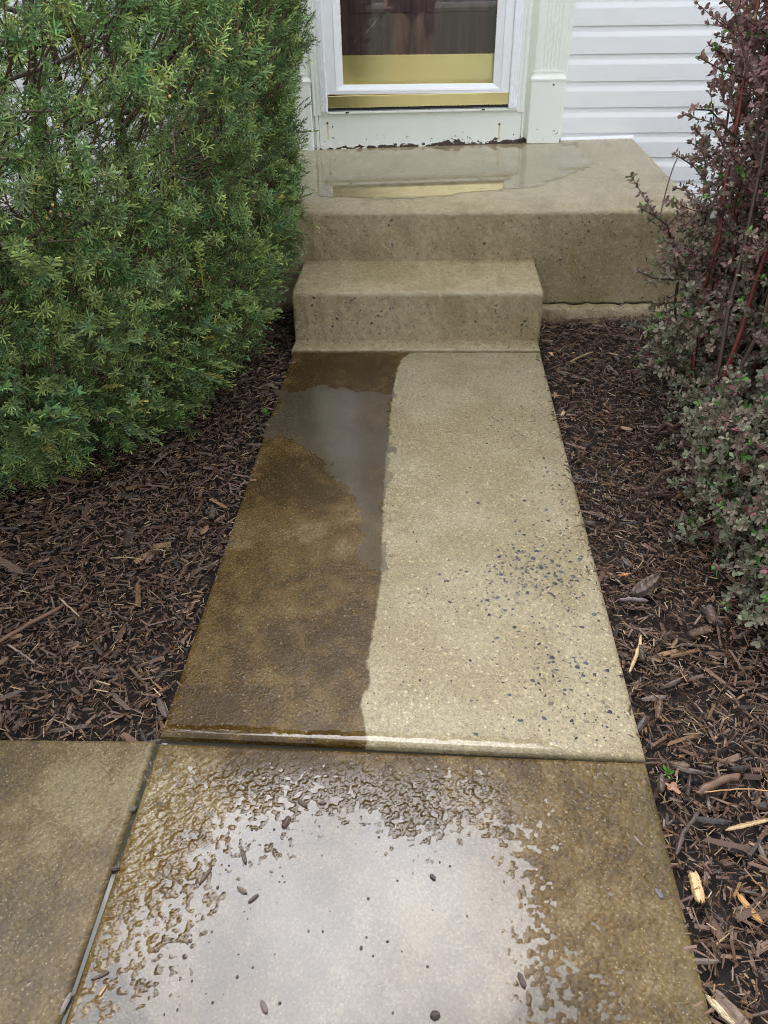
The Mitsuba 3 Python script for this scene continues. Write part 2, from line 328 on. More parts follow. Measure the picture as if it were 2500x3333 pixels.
struct('puddle', poly_sheet(sg.Polygon([(-0.5005, .30), (-0.4945, .30), (-0.494, .93), (-0.5075, .93)]), -0.0085), 'seam_water_mat')
struct('puddle', poly_sheet(sg.Polygon([(-0.495, .92), (0.30, .912), (0.30, .9285), (-0.10, 0.937), (-0.495, .944)]), -0.0145), 'seam_water_mat')

def lip_film():
    xs = np.linspace(-.490, .262, 260); V = []
    g = meshkit.fbm(np.column_stack([xs * 42, 0 * xs, 0 * xs]), octaves=3, seed=70)
    for x, q in zip(xs, g):
        y0 = 0.944 - (x + .4985) / .915 * .0165; top = 0.016 + 0.014 * q + 0.006 * min(1, (x + .49) / .3); top *= min(1, (0.264 - x) / .06 + .25)
        for d in (0.0008, 0.002, 0.004, 0.0065, 0.0095, top, top + .0008):
            e = np.clip(d, 0, .012); z = 0.0025 - (.012 - math.sqrt(max(.012 ** 2 - (.012 - e) ** 2, 0))); V.append((x, y0 + d - .0012, z + (.0022 if d < top + .0004 else -.0015)))
    n = 7; i, j = np.meshgrid(np.arange(len(xs) - 1), np.arange(n - 1), indexing='ij'); a = (i * n + j).ravel()
    return np.array(V), np.vstack([np.column_stack([a, a + n, a + n + 1]), np.column_stack([a, a + n + 1, a + 1])])
struct('puddle', lip_film(), 'water_lip_mat', smooth=True)

# ------------------------------------------------------------------ stoop: landing, step, toe strip
STOOP = thing('front_stoop', 'tan concrete stoop with one lower step in front of the white storm door', 'stoop')
def arc(cx, cz, r, a0, a1, n=6): return [(cx + r * math.cos(a), cz + r * math.sin(a)) for a in np.radians(np.linspace(a0, a1, n))]
def zback(x): return 0.374 + 0.0225 * (x + 0.06)
def zfront(x): return 0.3855 + 0.003 * x
LX0, LX1 = -1.15, 1.032
def loft(profiles, xs):
    n = len(profiles[0]); v = np.vstack([np.column_stack([np.full(n, x), p]) for x, p in zip(xs, profiles)]); f = []
    i, j = np.meshgrid(np.arange(len(xs) - 1), np.arange(n - 1), indexing='ij'); a = (i * n + j).ravel()
    f = np.vstack([np.column_stack([a, a + 1, a + n + 1]), np.column_stack([a, a + n + 1, a + n])])
    import mapbox_earcut as me
    t = me.triangulate_float64(np.array(profiles[0], float), np.array([n], dtype=np.uint32)).reshape(-1, 3)
    return v, np.vstack([f, t, t[:, ::-1] + (len(xs) - 1) * n])
def edge_xs(x0, x1, r, n):
    e = r * (1 - np.cos(np.linspace(0, PI / 2, 5)))
    return np.concatenate([x0 + e[:-1], np.linspace(x0 + r, x1 - r, n), (x1 - e[::-1])[1:]]), np.concatenate([np.linspace(0, PI / 2, 5)[:-1] * 0 + (r - np.sqrt(np.maximum(r * r - (r - e[:-1]) ** 2, 0))), np.zeros(n), (r - np.sqrt(np.maximum(r * r - (r - e[::-1][1:]) ** 2, 0)))])
wr = np.random.default_rng(3)
def landing_mesh():
    xs, ins = edge_xs(LX0, LX1, 0.016, 260); r = 0.016; pr = []
    for k, (x, d) in enumerate(zip(xs, ins)):
        zf, zb = zfront(x) - d, zback(x) - d
        jag = 0.004 * (meshkit.noise(np.array([[x * 40, 1.3, 0]]), 2)[0] - 0.5)
        y0 = 3.119 + d + jag
        pr.append([(4.6, -0.1), (4.6, zb)] + [(y, zf + (zb - zf) * (y - 3.135) / 1.265) for y in (4.4, 4.1, 3.8, 3.5, 3.3)] + arc(y0 + r, zf - r, r, 90, 180) + [(y0, 0.30), (y0, 0.15), (y0, -0.1)])
    return loft(pr, xs)
part(STOOP, 'landing', landing_mesh(), 'stoop_mat', smooth=38)
def step_mesh():
    xs, ins = edge_xs(-0.4995, 0.4185, 0.013, 140); r = 0.018; pr = []
    for x, d in zip(xs, ins):
        jag = 0.004 * (meshkit.noise(np.array([[x * 45, 6.3, 0]]), 2)[0] - 0.5)
        y0, z = 2.772 + d + jag, 0.1965 + 0.003 * x - d
        pr.append([(3.123, -0.1), (3.123, z + 0.001)] + arc(y0 + r, z - r, r, 90, 180) + [(y0 - 0.004, 0.06), (y0 - 0.006, 0.022), (y0 - 0.006, -0.1)])
    return loft(pr, xs)
part(STOOP, 'step', step_mesh(), 'stoop_mat', smooth=38)
part(STOOP, 'toe_strip', slab((-0.503, 2.697, 0.004), (0.4165, 2.706, 0.005), (0.408, 2.768, 0.018), (-0.495, 2.768, 0.016), 0.1, 0.006, 0.006, lambda x, y: 0.002 * (n2(x, y, 60, 31, 2) - 0.5)), 'stoop_mat', smooth=True)
def footing():
    xs = np.linspace(0.43, 1.05, 60); pr = []
    for x in xs:
        w = 0.045 + 0.03 * meshkit.noise(np.array([[x * 30, 0, 0]]), 4)[0]; h = 0.018 + 0.012 * meshkit.noise(np.array([[x * 45, 2, 0]]), 5)[0]
        pr.append([(3.122, -0.1), (3.122, h + 0.006), (3.119 - w * 0.5, h), (3.119 - w, h - 0.012), (3.119 - w - 0.01, -0.1)])
    return loft(pr, xs)
part(STOOP, 'footing', footing(), 'stoop_mat', smooth=True, label='rough concrete lip along the foot of the landing')
land_film = sg.Polygon([(-.70, 4.30), (-.60, 3.62), (-.46, 3.36), (-.12, 3.30), (.10, 3.36), (.20, 3.44), (.40, 3.46), (.58, 3.62), (.74, 3.90), (.72, 4.34), (.40, 4.37)])
def zland(x, y): return zfront(x) + (zback(x) - zfront(x)) * (y - 3.135) / 1.265
def masked_sheet(poly, zfn, res, wob, seed):
    x0, y0, x1, y1 = poly.bounds; xs, ys = np.arange(x0 - .02, x1 + .02, res), np.arange(y0 - .02, y1 + .02, res); X, Y = np.meshgrid(xs, ys); n = len(xs)
    x, y = X.ravel(), Y.ravel(); pts = shapely.points(x, y)
    d = shapely.distance(pts, poly.exterior) * np.where(shapely.contains(poly, pts), 1, -1) + wob * (n2(x, y, 14, seed, 4) - 0.5) + 0.3 * wob * (n2(x, y, 90, seed + 1, 2) - 0.5)
    i, j = np.meshgrid(np.arange(len(ys) - 1), np.arange(n - 1), indexing='ij'); a = (i * n + j).ravel()
    q = np.column_stack([a, a + 1, a + n + 1, a + n]); q = q[(d[q] > 0).all(1)]
    f = np.vstack([q[:, [0, 1, 2]], q[:, [0, 2, 3]]]); used = np.unique(f); m = np.zeros(len(x), int); m[used] = np.arange(len(used))
    return np.column_stack([x, y, zfn(x, y)])[used], m[f]
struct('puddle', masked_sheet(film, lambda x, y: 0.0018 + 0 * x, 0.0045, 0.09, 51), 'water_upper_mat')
struct('puddle', masked_sheet(land_film, lambda x, y: zland(x, y) + 0.0012, 0.006, 0.09, 61), 'water_stoop_mat')

# stones of the concrete that stand bare where the skin is washed off
ag = np.random.default_rng(11)
def stones(pos, size, frame='up', cols=None):
    """small flat stones of 6 sides, a hair proud; pos (n,3)"""
    n = len(pos); ang = np.arange(6) * PI / 3 + ag.uniform(0, 6, (n, 1)); rad = size[:, None] * ag.uniform(0.55, 1.1, (n, 6))
    asp = ag.uniform(0.45, 1.0, (n, 1)); th = ag.uniform(0, PI, (n, 1))
    a, b = rad * np.cos(ang), rad * np.sin(ang) * asp
    a, b = a * np.cos(th) - b * np.sin(th), a * np.sin(th) + b * np.cos(th)
    P = np.zeros((n, 7, 3))
    if frame == 'up': P[:, :6, 0], P[:, :6, 1] = a, b; P[:, 6, 2] = 0.0011; P[:, :6, 2] = -0.0006
    else: P[:, :6, 0], P[:, :6, 2] = a, b; P[:, 6, 1] = -0.0012; P[:, :6, 1] = 0.0008
    P += pos[:, None, :]
    f = np.array([[k, (k + 1) % 6, 6] for k in range(6)])
    F = (f[None] + (np.arange(n) * 7)[:, None, None]).reshape(-1, 3)
    return P.reshape(-1, 3), F, np.repeat(cols, 7, axis=0)
def stone_cols(n):
    c = np.array([0.042, 0.044, 0.048]) * ag.uniform(0.6, 1.7, (n, 1)); k = ag.random(n)
    c[k > 0.70] = np.array([0.14, 0.115, 0.08]) * ag.uniform(0.6, 1.7, (np.sum(k > 0.70), 1)); return c
def take(n, x0, x1, y0, y1, dens):
    out = np.zeros((0, 2))
    while len(out) < n:
        q = np.column_stack([ag.uniform(x0, x1, 4000), ag.uniform(y0, y1, 4000)]); q = q[ag.random(4000) < dens(q[:, 0], q[:, 1])]; out = np.vstack([out, q])
    return out[:n]
def blob(x, y, cx, cy, sx, sy): return np.exp(-((x - cx) / sx) ** 2 - ((y - cy) / sy) ** 2)
edge_np = lambda y: np.interp(y, EDGE_Y, EDGE_X)
def d_up(x, y):
    d = 0.05 + 0.9 * blob(x, y, 0.25, 1.46, 0.13, 0.10) + 0.5 * blob(x, y, 0.10, 1.36, 0.12, 0.06) + 0.35 * blob(x, y, 0.28, 1.15, 0.10, 0.14) + 0.30 * blob(x, y, 0.32, 1.0, 0.1, 0.08) + 0.4 * blob(x, y, 0.28, 2.2, 0.10, 0.16) + 0.25 * blob(x, y, 0.33, 1.75, 0.06, 0.3)
    return np.where(x > edge_np(y) + 0.01, d, 0.006) * (x < 0.40)
q = take(1500, -0.48, 0.40, 0.96, 2.68, d_up)
pz = rel_up(q[:, 0], q[:, 1]) + np.interp(q[:, 1], [0.93, 2.7], [0.002, 0])
sz = 0.0020 + 0.0062 * ag.random(len(q)) ** 3.2 + 0.0015 * blob(q[:, 0], q[:, 1], 0.25, 1.46, 0.13, 0.10)
sz[0], q[0] = 0.0115, (0.293, 1.375); pz[0] = 0.001
v, f, c = stones(np.column_stack([q, pz]), sz, 'up', stone_cols(len(q)))
part(PATH, 'bare_stones', (v, f), 'stone_mat', smooth=False, color=c, stuff=True)
q = take(300, -0.48, 0.41, 0.03, 0.178, lambda x, z: 0.25 + 0.6 * (x > 0.1) * (x + 0.2) + 0.3 * (z < 0.05) + 0.3 * (z > 0.165))
v1 = stones(np.column_stack([q[:, 0], 2.772 - 0.004 * np.clip((0.178 - q[:, 1]) / 0.118, 0, 1.2), q[:, 1]]), 0.0026 + 0.0042 * ag.random(len(q)) ** 2, 'front', stone_cols(len(q)))
q = take(430, -0.70, 1.02, 0.03, 0.37, lambda x, z: 0.25 + 0.4 * (x > 0.4) + 0.35 * (z > 0.35) + 0.4 * (z < 0.24) * (x < 0.45) + 0.6 * blob(x, z, 0.45, 0.17, 0.05, 0.06))
q = q[(q[:, 0] < -0.5) | (q[:, 0] > 0.42) | (q[:, 1] > 0.20)]
v2 = stones(np.column_stack([q[:, 0], np.full(len(q), 3.119), q[:, 1]]), 0.0028 + 0.0046 * ag.random(len(q)) ** 2, 'front', stone_cols(len(q)))
q = take(160, -0.47, 0.39, 2.79, 3.10, lambda x, y: 0.15 + 0.8 * (y < 2.82) * (x > -0.1))
v3 = stones(np.column_stack([q[:, 0], q[:, 1], 0.1968 + 0.003 * q[:, 0]]), 0.002 + 0.0030 * ag.random(len(q)) ** 2, 'up', stone_cols(len(q)))
q = take(140, -0.48, 0.40, 2.705, 2.765, lambda x, y: 0.3 + 0 * x)
v4 = stones(np.column_stack([q[:, 0], q[:, 1], np.interp(q[:, 1], [2.70, 2.768], [0.0048, 0.0175])]), 0.002 + 0.003 * ag.random(len(q)) ** 2, 'up', stone_cols(len(q)))
vv, ff = cat([(a[0], a[1]) for a in (v1, v2, v3, v4)])
part(STOOP, 'bare_stones', (vv, ff), 'stone_mat', color=np.vstack([a[2] for a in (v1, v2, v3, v4)]), stuff=True)

# ------------------------------------------------------------------ house
HOUSE = thing('house', 'white vinyl sided house with storm door and fluted pilasters behind the stoop', 'house')
S0, SP = 0.3063, 0.1164
def board(x0, x1, z):
    pr = [(4.4200, z), (4.4205, z + 0.070), (4.4232, z + 0.078), (4.4290, z + 0.092), (4.4320, z + 0.1185), (4.4350, z + 0.1185), (4.4350, z + 0.004), (4.4230, z - 0.001)]
    return extr(pr[::-1], x0, x1, 'x')
for k in range(-2, 8):
    part(HOUSE, 'siding_board', board(0.6625, 6.0, S0 + SP * k), 'siding_mat')
for k in range(-2, 8):
    part(HOUSE, 'siding_board', board(-6.0, -0.7625, S0 + SP * k), 'siding_mat')
part(HOUSE, 'upper_siding', cat([board(a, b, S0 + SP * k) for k in range(8, 27) for a, b in ((0.6625, 6.0), (-6.0, -0.7625))] + [board(-0.762, 0.662, S0 + SP * k) for k in range(22, 27)]), 'siding_mat')
part(HOUSE, 'wall', cat([box(-6, -0.62, 4.437, 9.5, 0.02, 3.42), box(0.52, 6, 4.437, 9.5, 0.02, 3.42), box(-0.62, 0.52, 4.437, 9.5, 2.75, 3.42), box(-0.62, 0.52, 4.60, 9.5, 0.02, 2.75)]), 'foundation_mat')
part(HOUSE, 'foundation', cat([box(-6, LX0 - 0.002, 4.43, 4.5, -0.3, 0.07), box(LX1 + 0.002, 6, 4.43, 4.5, -0.3, 0.07)]), 'foundation_mat')
part(HOUSE, 'roof', extr([(4.08, 3.43), (4.08, 3.50), (7.0, 4.75), (9.9, 3.50), (9.9, 3.43)][::-1], -6.3, 6.3, 'x'), 'roof_mat')
part(HOUSE, 'wall_flashing', loft([[(4.422, zback(x) + 0.0125), (4.410, zback(x) + 0.013), (4.404, zback(x) + 0.002), (4.404, zback(x) - 0.01), (4.422, zback(x) - 0.01)] for x in (0.663, 0.85, 1.03)], [0.663, 0.85, 1.03]), 'vinyl_mat')
# pilasters on each side of the door
def pilaster(x0, x1, mirror):
    k = f'{HOUSE}__pilaster' + ('' if not mirror else '_001')
    def X(t): return x0 + (x1 - x0) * t
    zb = max(zback(x0), zback(x1)) - 0.001
    zt = 0.672
    bx0, bx1 = min(x0, x1), max(x0, x1)
    def sub(n, m, b='trim_mat', s=False): part(k, n, m, b, smooth=s)
    sub('base_block', box(bx0, bx1, 4.340, 4.40, zb, zt, 0.003))
    cap = [(bx0 - .002, 4.337), (bx1 + .002, 4.337)]
    prof = [(0.337, zt - 0.004), (0.336, zt + 0.004), (0.338, zt + 0.008), (0.345, zt + 0.014), (0.350, zt + 0.022), (0.351, zt + 0.030), (0.349, zt + 0.032), (0.349, zt + 0.038), (0.40, zt + 0.038), (0.40, zt - 0.004)]
    ms = []
    v = []
    for (y, z) in prof[:8]:
        ins = (y - 0.337) * 0.9
        v.append((bx0 - .003 + ins, bx1 + .003 - ins, 4 + y, z))
    vs, fs = [], []
    for a, b, y, z in v: vs += [(a, y, z), (b, y, z), (a, 4.40, z), (b, 4.40, z)]
    for i in range(len(v) - 1):
        o, p = 4 * i, 4 * i + 4
        fs += [[o, o + 1, p + 1], [o, p + 1, p], [o + 2, o, p], [o + 2, p, p + 2], [o + 1, o + 3, p + 3], [o + 1, p + 3, p + 1]]
    o = 4 * (len(v) - 1); fs += [[o, o + 1, o + 3], [o, o + 3, o + 2], [0, 3, 1], [0, 2, 3]]
    sub('base_cap', (np.array(vs), np.array(fs)))
    # fluted shaft
    a, b = bx0 + 0.011, bx1 - 0.011; w = b - a
    pr = [(a, 4.40), (a, 4.352)]
    nfl = 5; m0, m1 = a + 0.028, b - 0.028; fw = (m1 - m0) / nfl
    for i in range(nfl):
        c = m0 + fw * (i + 0.5)
        for t in np.linspace(-1, 1, 7): pr.append((c + t * fw * 0.40, 4.352 + 0.007 * math.sqrt(max(0, 1 - t * t))))
    pr += [(b, 4.352), (b, 4.40)]
    sub('fluted_shaft', extr(pr[::-1], zt + 0.036, 2.70, 'z'))
    sub('backing_board', box(bx0 - 0.024, bx1 + 0.013, 4.388, 4.43, zb + 0.001, 2.72, 0.002))
    for hx, hz in ((0.66, 0.652), (0.28, 0.455)):
        hx = bx0 + (bx1 - bx0) * hx
        h = trimesh.creation.cylinder(0.0042 if hz > 0.6 else 0.0035, 0.002, sections=12); h.apply_transform(trimesh.transformations.rotation_matrix(PI / 2, [1, 0, 0])); h.apply_translation([hx, 4.3395, hz])
        sub('nail_hole', (np.array(h.vertices), np.array(h.faces)), 'hole_mat' if hz > 0.6 else 'grey_mat')
pilaster(0.486, 0.648, False)
pilaster(-0.753, -0.598, True)
def shear(mesh): v, f = mesh; v = np.array(v); v[:, 2] += 0.0115 * (v[:, 0] + 0.06); return v, f
# brick mould, jambs
for x0, x1 in ((0.4245, 0.4615), (-0.5905, -0.5485)):
    pr = [(x0, 4.41), (x0, 4.358), (x0 + 0.004, 4.354), (x0 + 0.010, 4.354), (x0 + 0.013, 4.358), (x0 + 0.020, 4.352), (x0 + 0.026, 4.350), (x0 + 0.031, 4.353), (x1, 4.353), (x1, 4.41)]
    part(HOUSE, 'brick_mould', extr(pr[::-1], 0.532 if x0 > 0 else 0.523, 2.45, 'z'), 'trim_mat')
for s, x0, x1 in ((1, 0.381, 0.4235), (-1, -0.5475, -0.5150)):
    xs = (x0, x1) if s > 0 else (x1, x0); w = x1 - x0
    pr = [(0, 4.40), (0, 4.336), (.10, 4.333), (.30, 4.333), (.34, 4.342), (.46, 4.342), (.50, 4.337), (.66, 4.337), (.70, 4.345), (.82, 4.345), (.86, 4.340), (1, 4.342), (1, 4.40)]
    p2 = [(xs[0] + s * w * t, y) for t, y in pr]
    m = extr(p2[::-1] if s > 0 else p2, 0.5475, 2.38, 'z'); m = shear(m)
    part(HOUSE, 'storm_jamb', m, 'vinyl_mat')
part(HOUSE, 'kick_board', shear(box(-0.5665, 0.4535, 4.362, 4.42, 0.345, 0.5335, 0.002)), 'trim_mat', label='flaking white board with rusty nail holes under the door')
part(HOUSE, 'filler_strip', box(0.4545, 0.4655, 4.356, 4.41, 0.38, 0.545, 0.0015), 'trim_mat')
part(HOUSE, 'filler_strip', box(-0.5835, -0.5690, 4.356, 4.41, 0.355, 0.528, 0.0015), 'trim_mat')
for hx, hz, r in ((-0.523, 0.487, .004), (0.345, 0.476, .0042), (-0.497, 0.470, .0035)):
    h = trimesh.creation.cylinder(r, 0.003, sections=12); h.apply_transform(trimesh.transformations.rotation_matrix(PI / 2, [1, 0, 0])); h.apply_translation([hx, 4.3615, hz])
    part(HOUSE, 'rusty_nail_hole', (np.array(h.vertices), np.array(h.faces)), 'hole_mat')
part(HOUSE, 'sill', shear(box(-0.545, 0.4235, 4.344, 4.43, 0.5345, 0.5455, 0.002)), 'trim_mat')
part(HOUSE, 'sill_track', shear(box(-0.513, 0.380, 4.348, 4.42, 0.5465, 0.5500, 0.0008)), 'grey_mat')
for x in (-0.418, 0.258): part(HOUSE, 'weep_slot', shear(box(x - 0.008, x + 0.008, 4.3425, 4.346, 0.5385, 0.5445)), 'black_mat')
# storm door leaf
D = f'{HOUSE}__storm_door'
def dpart(n, m, b, **k): part(D, n, m, b, **k)
x0, x1 = -0.514, 0.3795; g0, g1, gz = -0.4345, 0.301, 0.6585
dpart('stile', box(x0, -0.4695, 4.344, 4.378, 0.618, 2.37, 0.002), 'vinyl_mat')
dpart('stile', box(0.337, x1, 4.344, 4.378, 0.618, 2.37, 0.002), 'vinyl_mat')
dpart('bottom_rail', box(-0.4690, 0.3365, 4.3442, 4.378, 0.618, 0.6325, 0.0015), 'vinyl_mat')
def bead(pts):   # sloped glazing bead between two outlines
    return pts
zo, zi = 0.6335, gz
def ring(xa, xb, za, y): return [(xa, y, 2.3), (xa, y, za), (xb, y, za), (xb, y, 2.3)]
outer, step_, inner, back = ring(-0.4690, 0.3365, zo, 4.3425), ring(-0.4590, 0.3265, zo + 0.0085, 4.3465), ring(g0, g1, zi, 4.360), ring(g0, g1, zi, 4.372)
for seg, nm in ((0, 'glazing_bead'), (1, 'glazing_bead'), (2, 'glazing_bead')):
    vs, fs = [], []
    for L in (outer, step_, step_, inner, back): vs += [L[seg], L[seg + 1]]
    vs = np.array(vs, float); vs[4:6, 1] += 0.004   # small step in the bead
    for i in range(4): fs += [[2 * i, 2 * i + 1, 2 * i + 3], [2 * i, 2 * i + 3, 2 * i + 2]]
    dpart(nm, (vs, np.array(fs)), 'vinyl_mat')
dpart('glass_pane', (np.array([[g0, 4.3655, gz], [g1, 4.3655, gz], [g1, 4.3655, 2.3], [g0, 4.3655, 2.3]]), np.array([[0, 1, 2], [0, 2, 3]])), 'pane_mat')
dpart('kick_strip', shear(box(x0, x1, 4.3432, 4.376, 0.5635, 0.6165, 0.0012)), 'brass_mat', label='brass strip along the foot of the storm door')
dpart('sweep', shear(box(x0, x1, 4.352, 4.372, 0.5505, 0.563)), 'black_mat')
dr_ = np.random.default_rng(5)
ds = []
ico = trimesh.creation.icosphere(subdivisions=1)
for i in range(420):
    z = gz + 0.004 + (0.40 * dr_.random() ** 1.5 if i < 300 else 0.05 * dr_.random()); x = dr_.uniform(g0 + .004, g1 - .004)
    if i >= 300: x = dr_.uniform(0.19, g1 - .004) if dr_.random() < .6 else x
    r = dr_.uniform(0.0009, 0.0026)
    vv = np.array(ico.vertices) * [r, r * 0.45, r * dr_.uniform(1, 1.8)] + [x, 4.3650 - r * 0.46, z]; ds.append((vv, np.array(ico.faces)))
dpart('water_drops', cat(ds), 'drop_mat', smooth=True, stuff=True)
E_ = f'{HOUSE}__entry_door'
part(E_, 'panel', cat([box(-0.50, 0.37, 4.452, 4.50, 0.56, 2.36, 0.003), box(-0.40, -0.10, 4.447, 4.453, 0.95, 1.30, 0.003), box(-0.03, 0.27, 4.447, 4.453, 0.95, 1.30, 0.003)]), 'maroon_mat')
part(E_, 'kick_plate', box(-0.485, 0.355, 4.4490, 4.4515, 0.585, 0.776, 0.0005), 'brass_mat', label='wide brass kick plate on the dark red door behind the glass')
part(HOUSE, 'door_lining', cat([box(-0.58, -0.515, 4.405, 4.60, 0.552, 2.5), box(0.3815, 0.45, 4.405, 4.60, 0.552, 2.5), box(-0.58, 0.45, 4.405, 4.60, 2.385, 2.5), box(-0.515, 0.3815, 4.378, 4.60, 0.52, 0.533)]), 'black_mat')
part(HOUSE, 'head_trim', box(-0.80, 0.69, 4.33, 4.43, 2.46, 2.75, 0.003), 'trim_mat')
# ------------------------------------------------------------------ mulch beds
def bed_z(x, y):
    base = -0.016 + 0.020 * (n2(x, y, 2.2, 41, 2) - 0.5) + 0.012 * (n2(x, y, 9, 42, 2) - 0.5)
    right = x > 0
    base = base - np.where(right, 0.012, 0.0) + np.where(~right, 0.018 * sstep(-0.62, -1.0, x), 0.030 * sstep(0.5, 0.9, x))
    base = base + np.where(~right, -0.006 * sstep(1.10, 0.95, y), 0.0) + 0.012 * sstep(2.7, 3.1, y) * (~right)
    return base
def bed_mesh(x0, x1, y0, y1, res):
    xs, ys = np.arange(x0, x1 + 1e-6, res), np.arange(y0, y1 + 1e-6, res); X, Y = np.meshgrid(xs, ys); n = len(xs)
    P = np.column_stack([X.ravel(), Y.ravel(), bed_z(X.ravel(), Y.ravel()) - 0.013])
    i, j = np.meshgrid(np.arange(len(ys) - 1), np.arange(n - 1), indexing='ij'); a = (i * n + j).ravel()
    return P, np.vstack([np.column_stack([a, a + 1, a + n + 1]), np.column_stack([a, a + n + 1, a + n])])
BED = struct('mulch_bed', bed_mesh(-3.2, -0.49, 0.90, 4.45, 0.025), 'soil_mat', smooth=True)
BED1 = struct('mulch_bed', bed_mesh(0.395, 3.2, 0.0, 4.45, 0.025), 'soil_mat', smooth=True)
mr = np.random.default_rng(21)
def chips(pos, head, tilt, roll, L, W, H, col, rng=mr):
    """splinters with a ridge: 6 corners, 8 triangles each"""
    n = len(pos); s = lambda a, b: rng.uniform(a, b, n)
    V = np.zeros((n, 6, 3))
    t1, t2 = s(0.35, 1.0), s(0.35, 1.0)
    V[:, 0] = np.column_stack([-L / 2, -W / 2 * t1, 0 * L]); V[:, 1] = np.column_stack([-L / 2 * s(.8, 1), W / 2 * t1, 0 * L])
    V[:, 2] = np.column_stack([L / 2 * s(.8, 1), -W / 2 * t2, 0 * L]); V[:, 3] = np.column_stack([L / 2, W / 2 * t2, 0 * L])
    off = s(-.45, .45) * W
    V[:, 4] = np.column_stack([-L / 2 * s(.7, 1), off, H * s(.6, 1)]); V[:, 5] = np.column_stack([L / 2 * s(.7, 1), off * s(.5, 1), H * s(.6, 1)])
    V[:, 4:, 2] += 0; V[:, :4, 2] -= H[:, None] * 0.3
    def rot(V, a, i, j):
        c, q = np.cos(a)[:, None], np.sin(a)[:, None]; A, B = V[..., i].copy(), V[..., j].copy(); V[..., i], V[..., j] = A * c - B * q, A * q + B * c
    rot(V, roll, 1, 2); rot(V, tilt, 0, 2); rot(V, head, 0, 1)
    V += pos[:, None]
    f = np.array([[0, 2, 5], [0, 5, 4], [1, 4, 5], [1, 5, 3], [0, 4, 1], [2, 3, 5]])
    return V.reshape(-1, 3), (f[None] + (np.arange(n) * 6)[:, None, None]).reshape(-1, 3), np.repeat(col, 6, axis=0)
def chip_cols(n, rng=mr):
    k = rng.random(n); t = rng.uniform(0.55, 1.5, (n, 1))
    c = np.array([0.102, 0.060, 0.040]) * t
    def put(m, base, a=.6, b=1.4): c[m] = np.array(base) * rng.uniform(a, b, (m.sum(), 1))
    put((k > .60) & (k < .76), (0.120, 0.068, 0.043)); put((k > .76) & (k < .85), (0.120, 0.090, 0.074)); put((k > .85) & (k < .92), (0.026, 0.021, 0.020))
    put(k > .92, (0.20, 0.12, 0.06), .6, 1.3)
    return c
def lay(n, x0, x1, y0, y1, dens, rng=mr):
    out = np.zeros((0, 2))
    while len(out) < n:
        q = np.column_stack([rng.uniform(x0, x1, 20000), rng.uniform(y0, y1, 20000)]); q = q[rng.random(20000) < dens(q[:, 0], q[:, 1])]; out = np.vstack([out, q])
    return out[:n]
def scatter(q, L0, L1, W0, W1, H0, H1, lift, cols, rng=mr, tilt=0.22):
    n = len(q); p = 2.0
    L = L0 + (L1 - L0) * rng.random(n) ** p; W = W0 + (W1 - W0) * rng.random(n) ** 1.6; W = np.minimum(W, L * 0.6); H = rng.uniform(H0, H1, n)
    h = rng.uniform(0, 2 * PI, n)
    pos = np.column_stack([q, bed_z(q[:, 0], q[:, 1]) + rng.uniform(-.004, lift, n)])
    return chips(pos, h, rng.normal(0, tilt, n), rng.normal(0, 0.35, n), L, W, H, cols, rng)
def keep_l(q): return q[(q[:, 1] > 0.936 + 0.0297 * np.clip(q[:, 0] + 0.5125, -9, 0)) & (q[:, 0] < -0.502)]
def keep_r(q): return q[(q[:, 0] > 0.420)]
def fade(x, y): return np.clip(2.0 / (0.5 + y), 0.25, 1) * np.where(x < 0, np.clip(1.15 - 0.5 * np.maximum(0, -1.5 - x), 0.1, 1), np.clip(1.15 - 0.6 * np.maximum(0, x - 1.25), 0.1, 1))
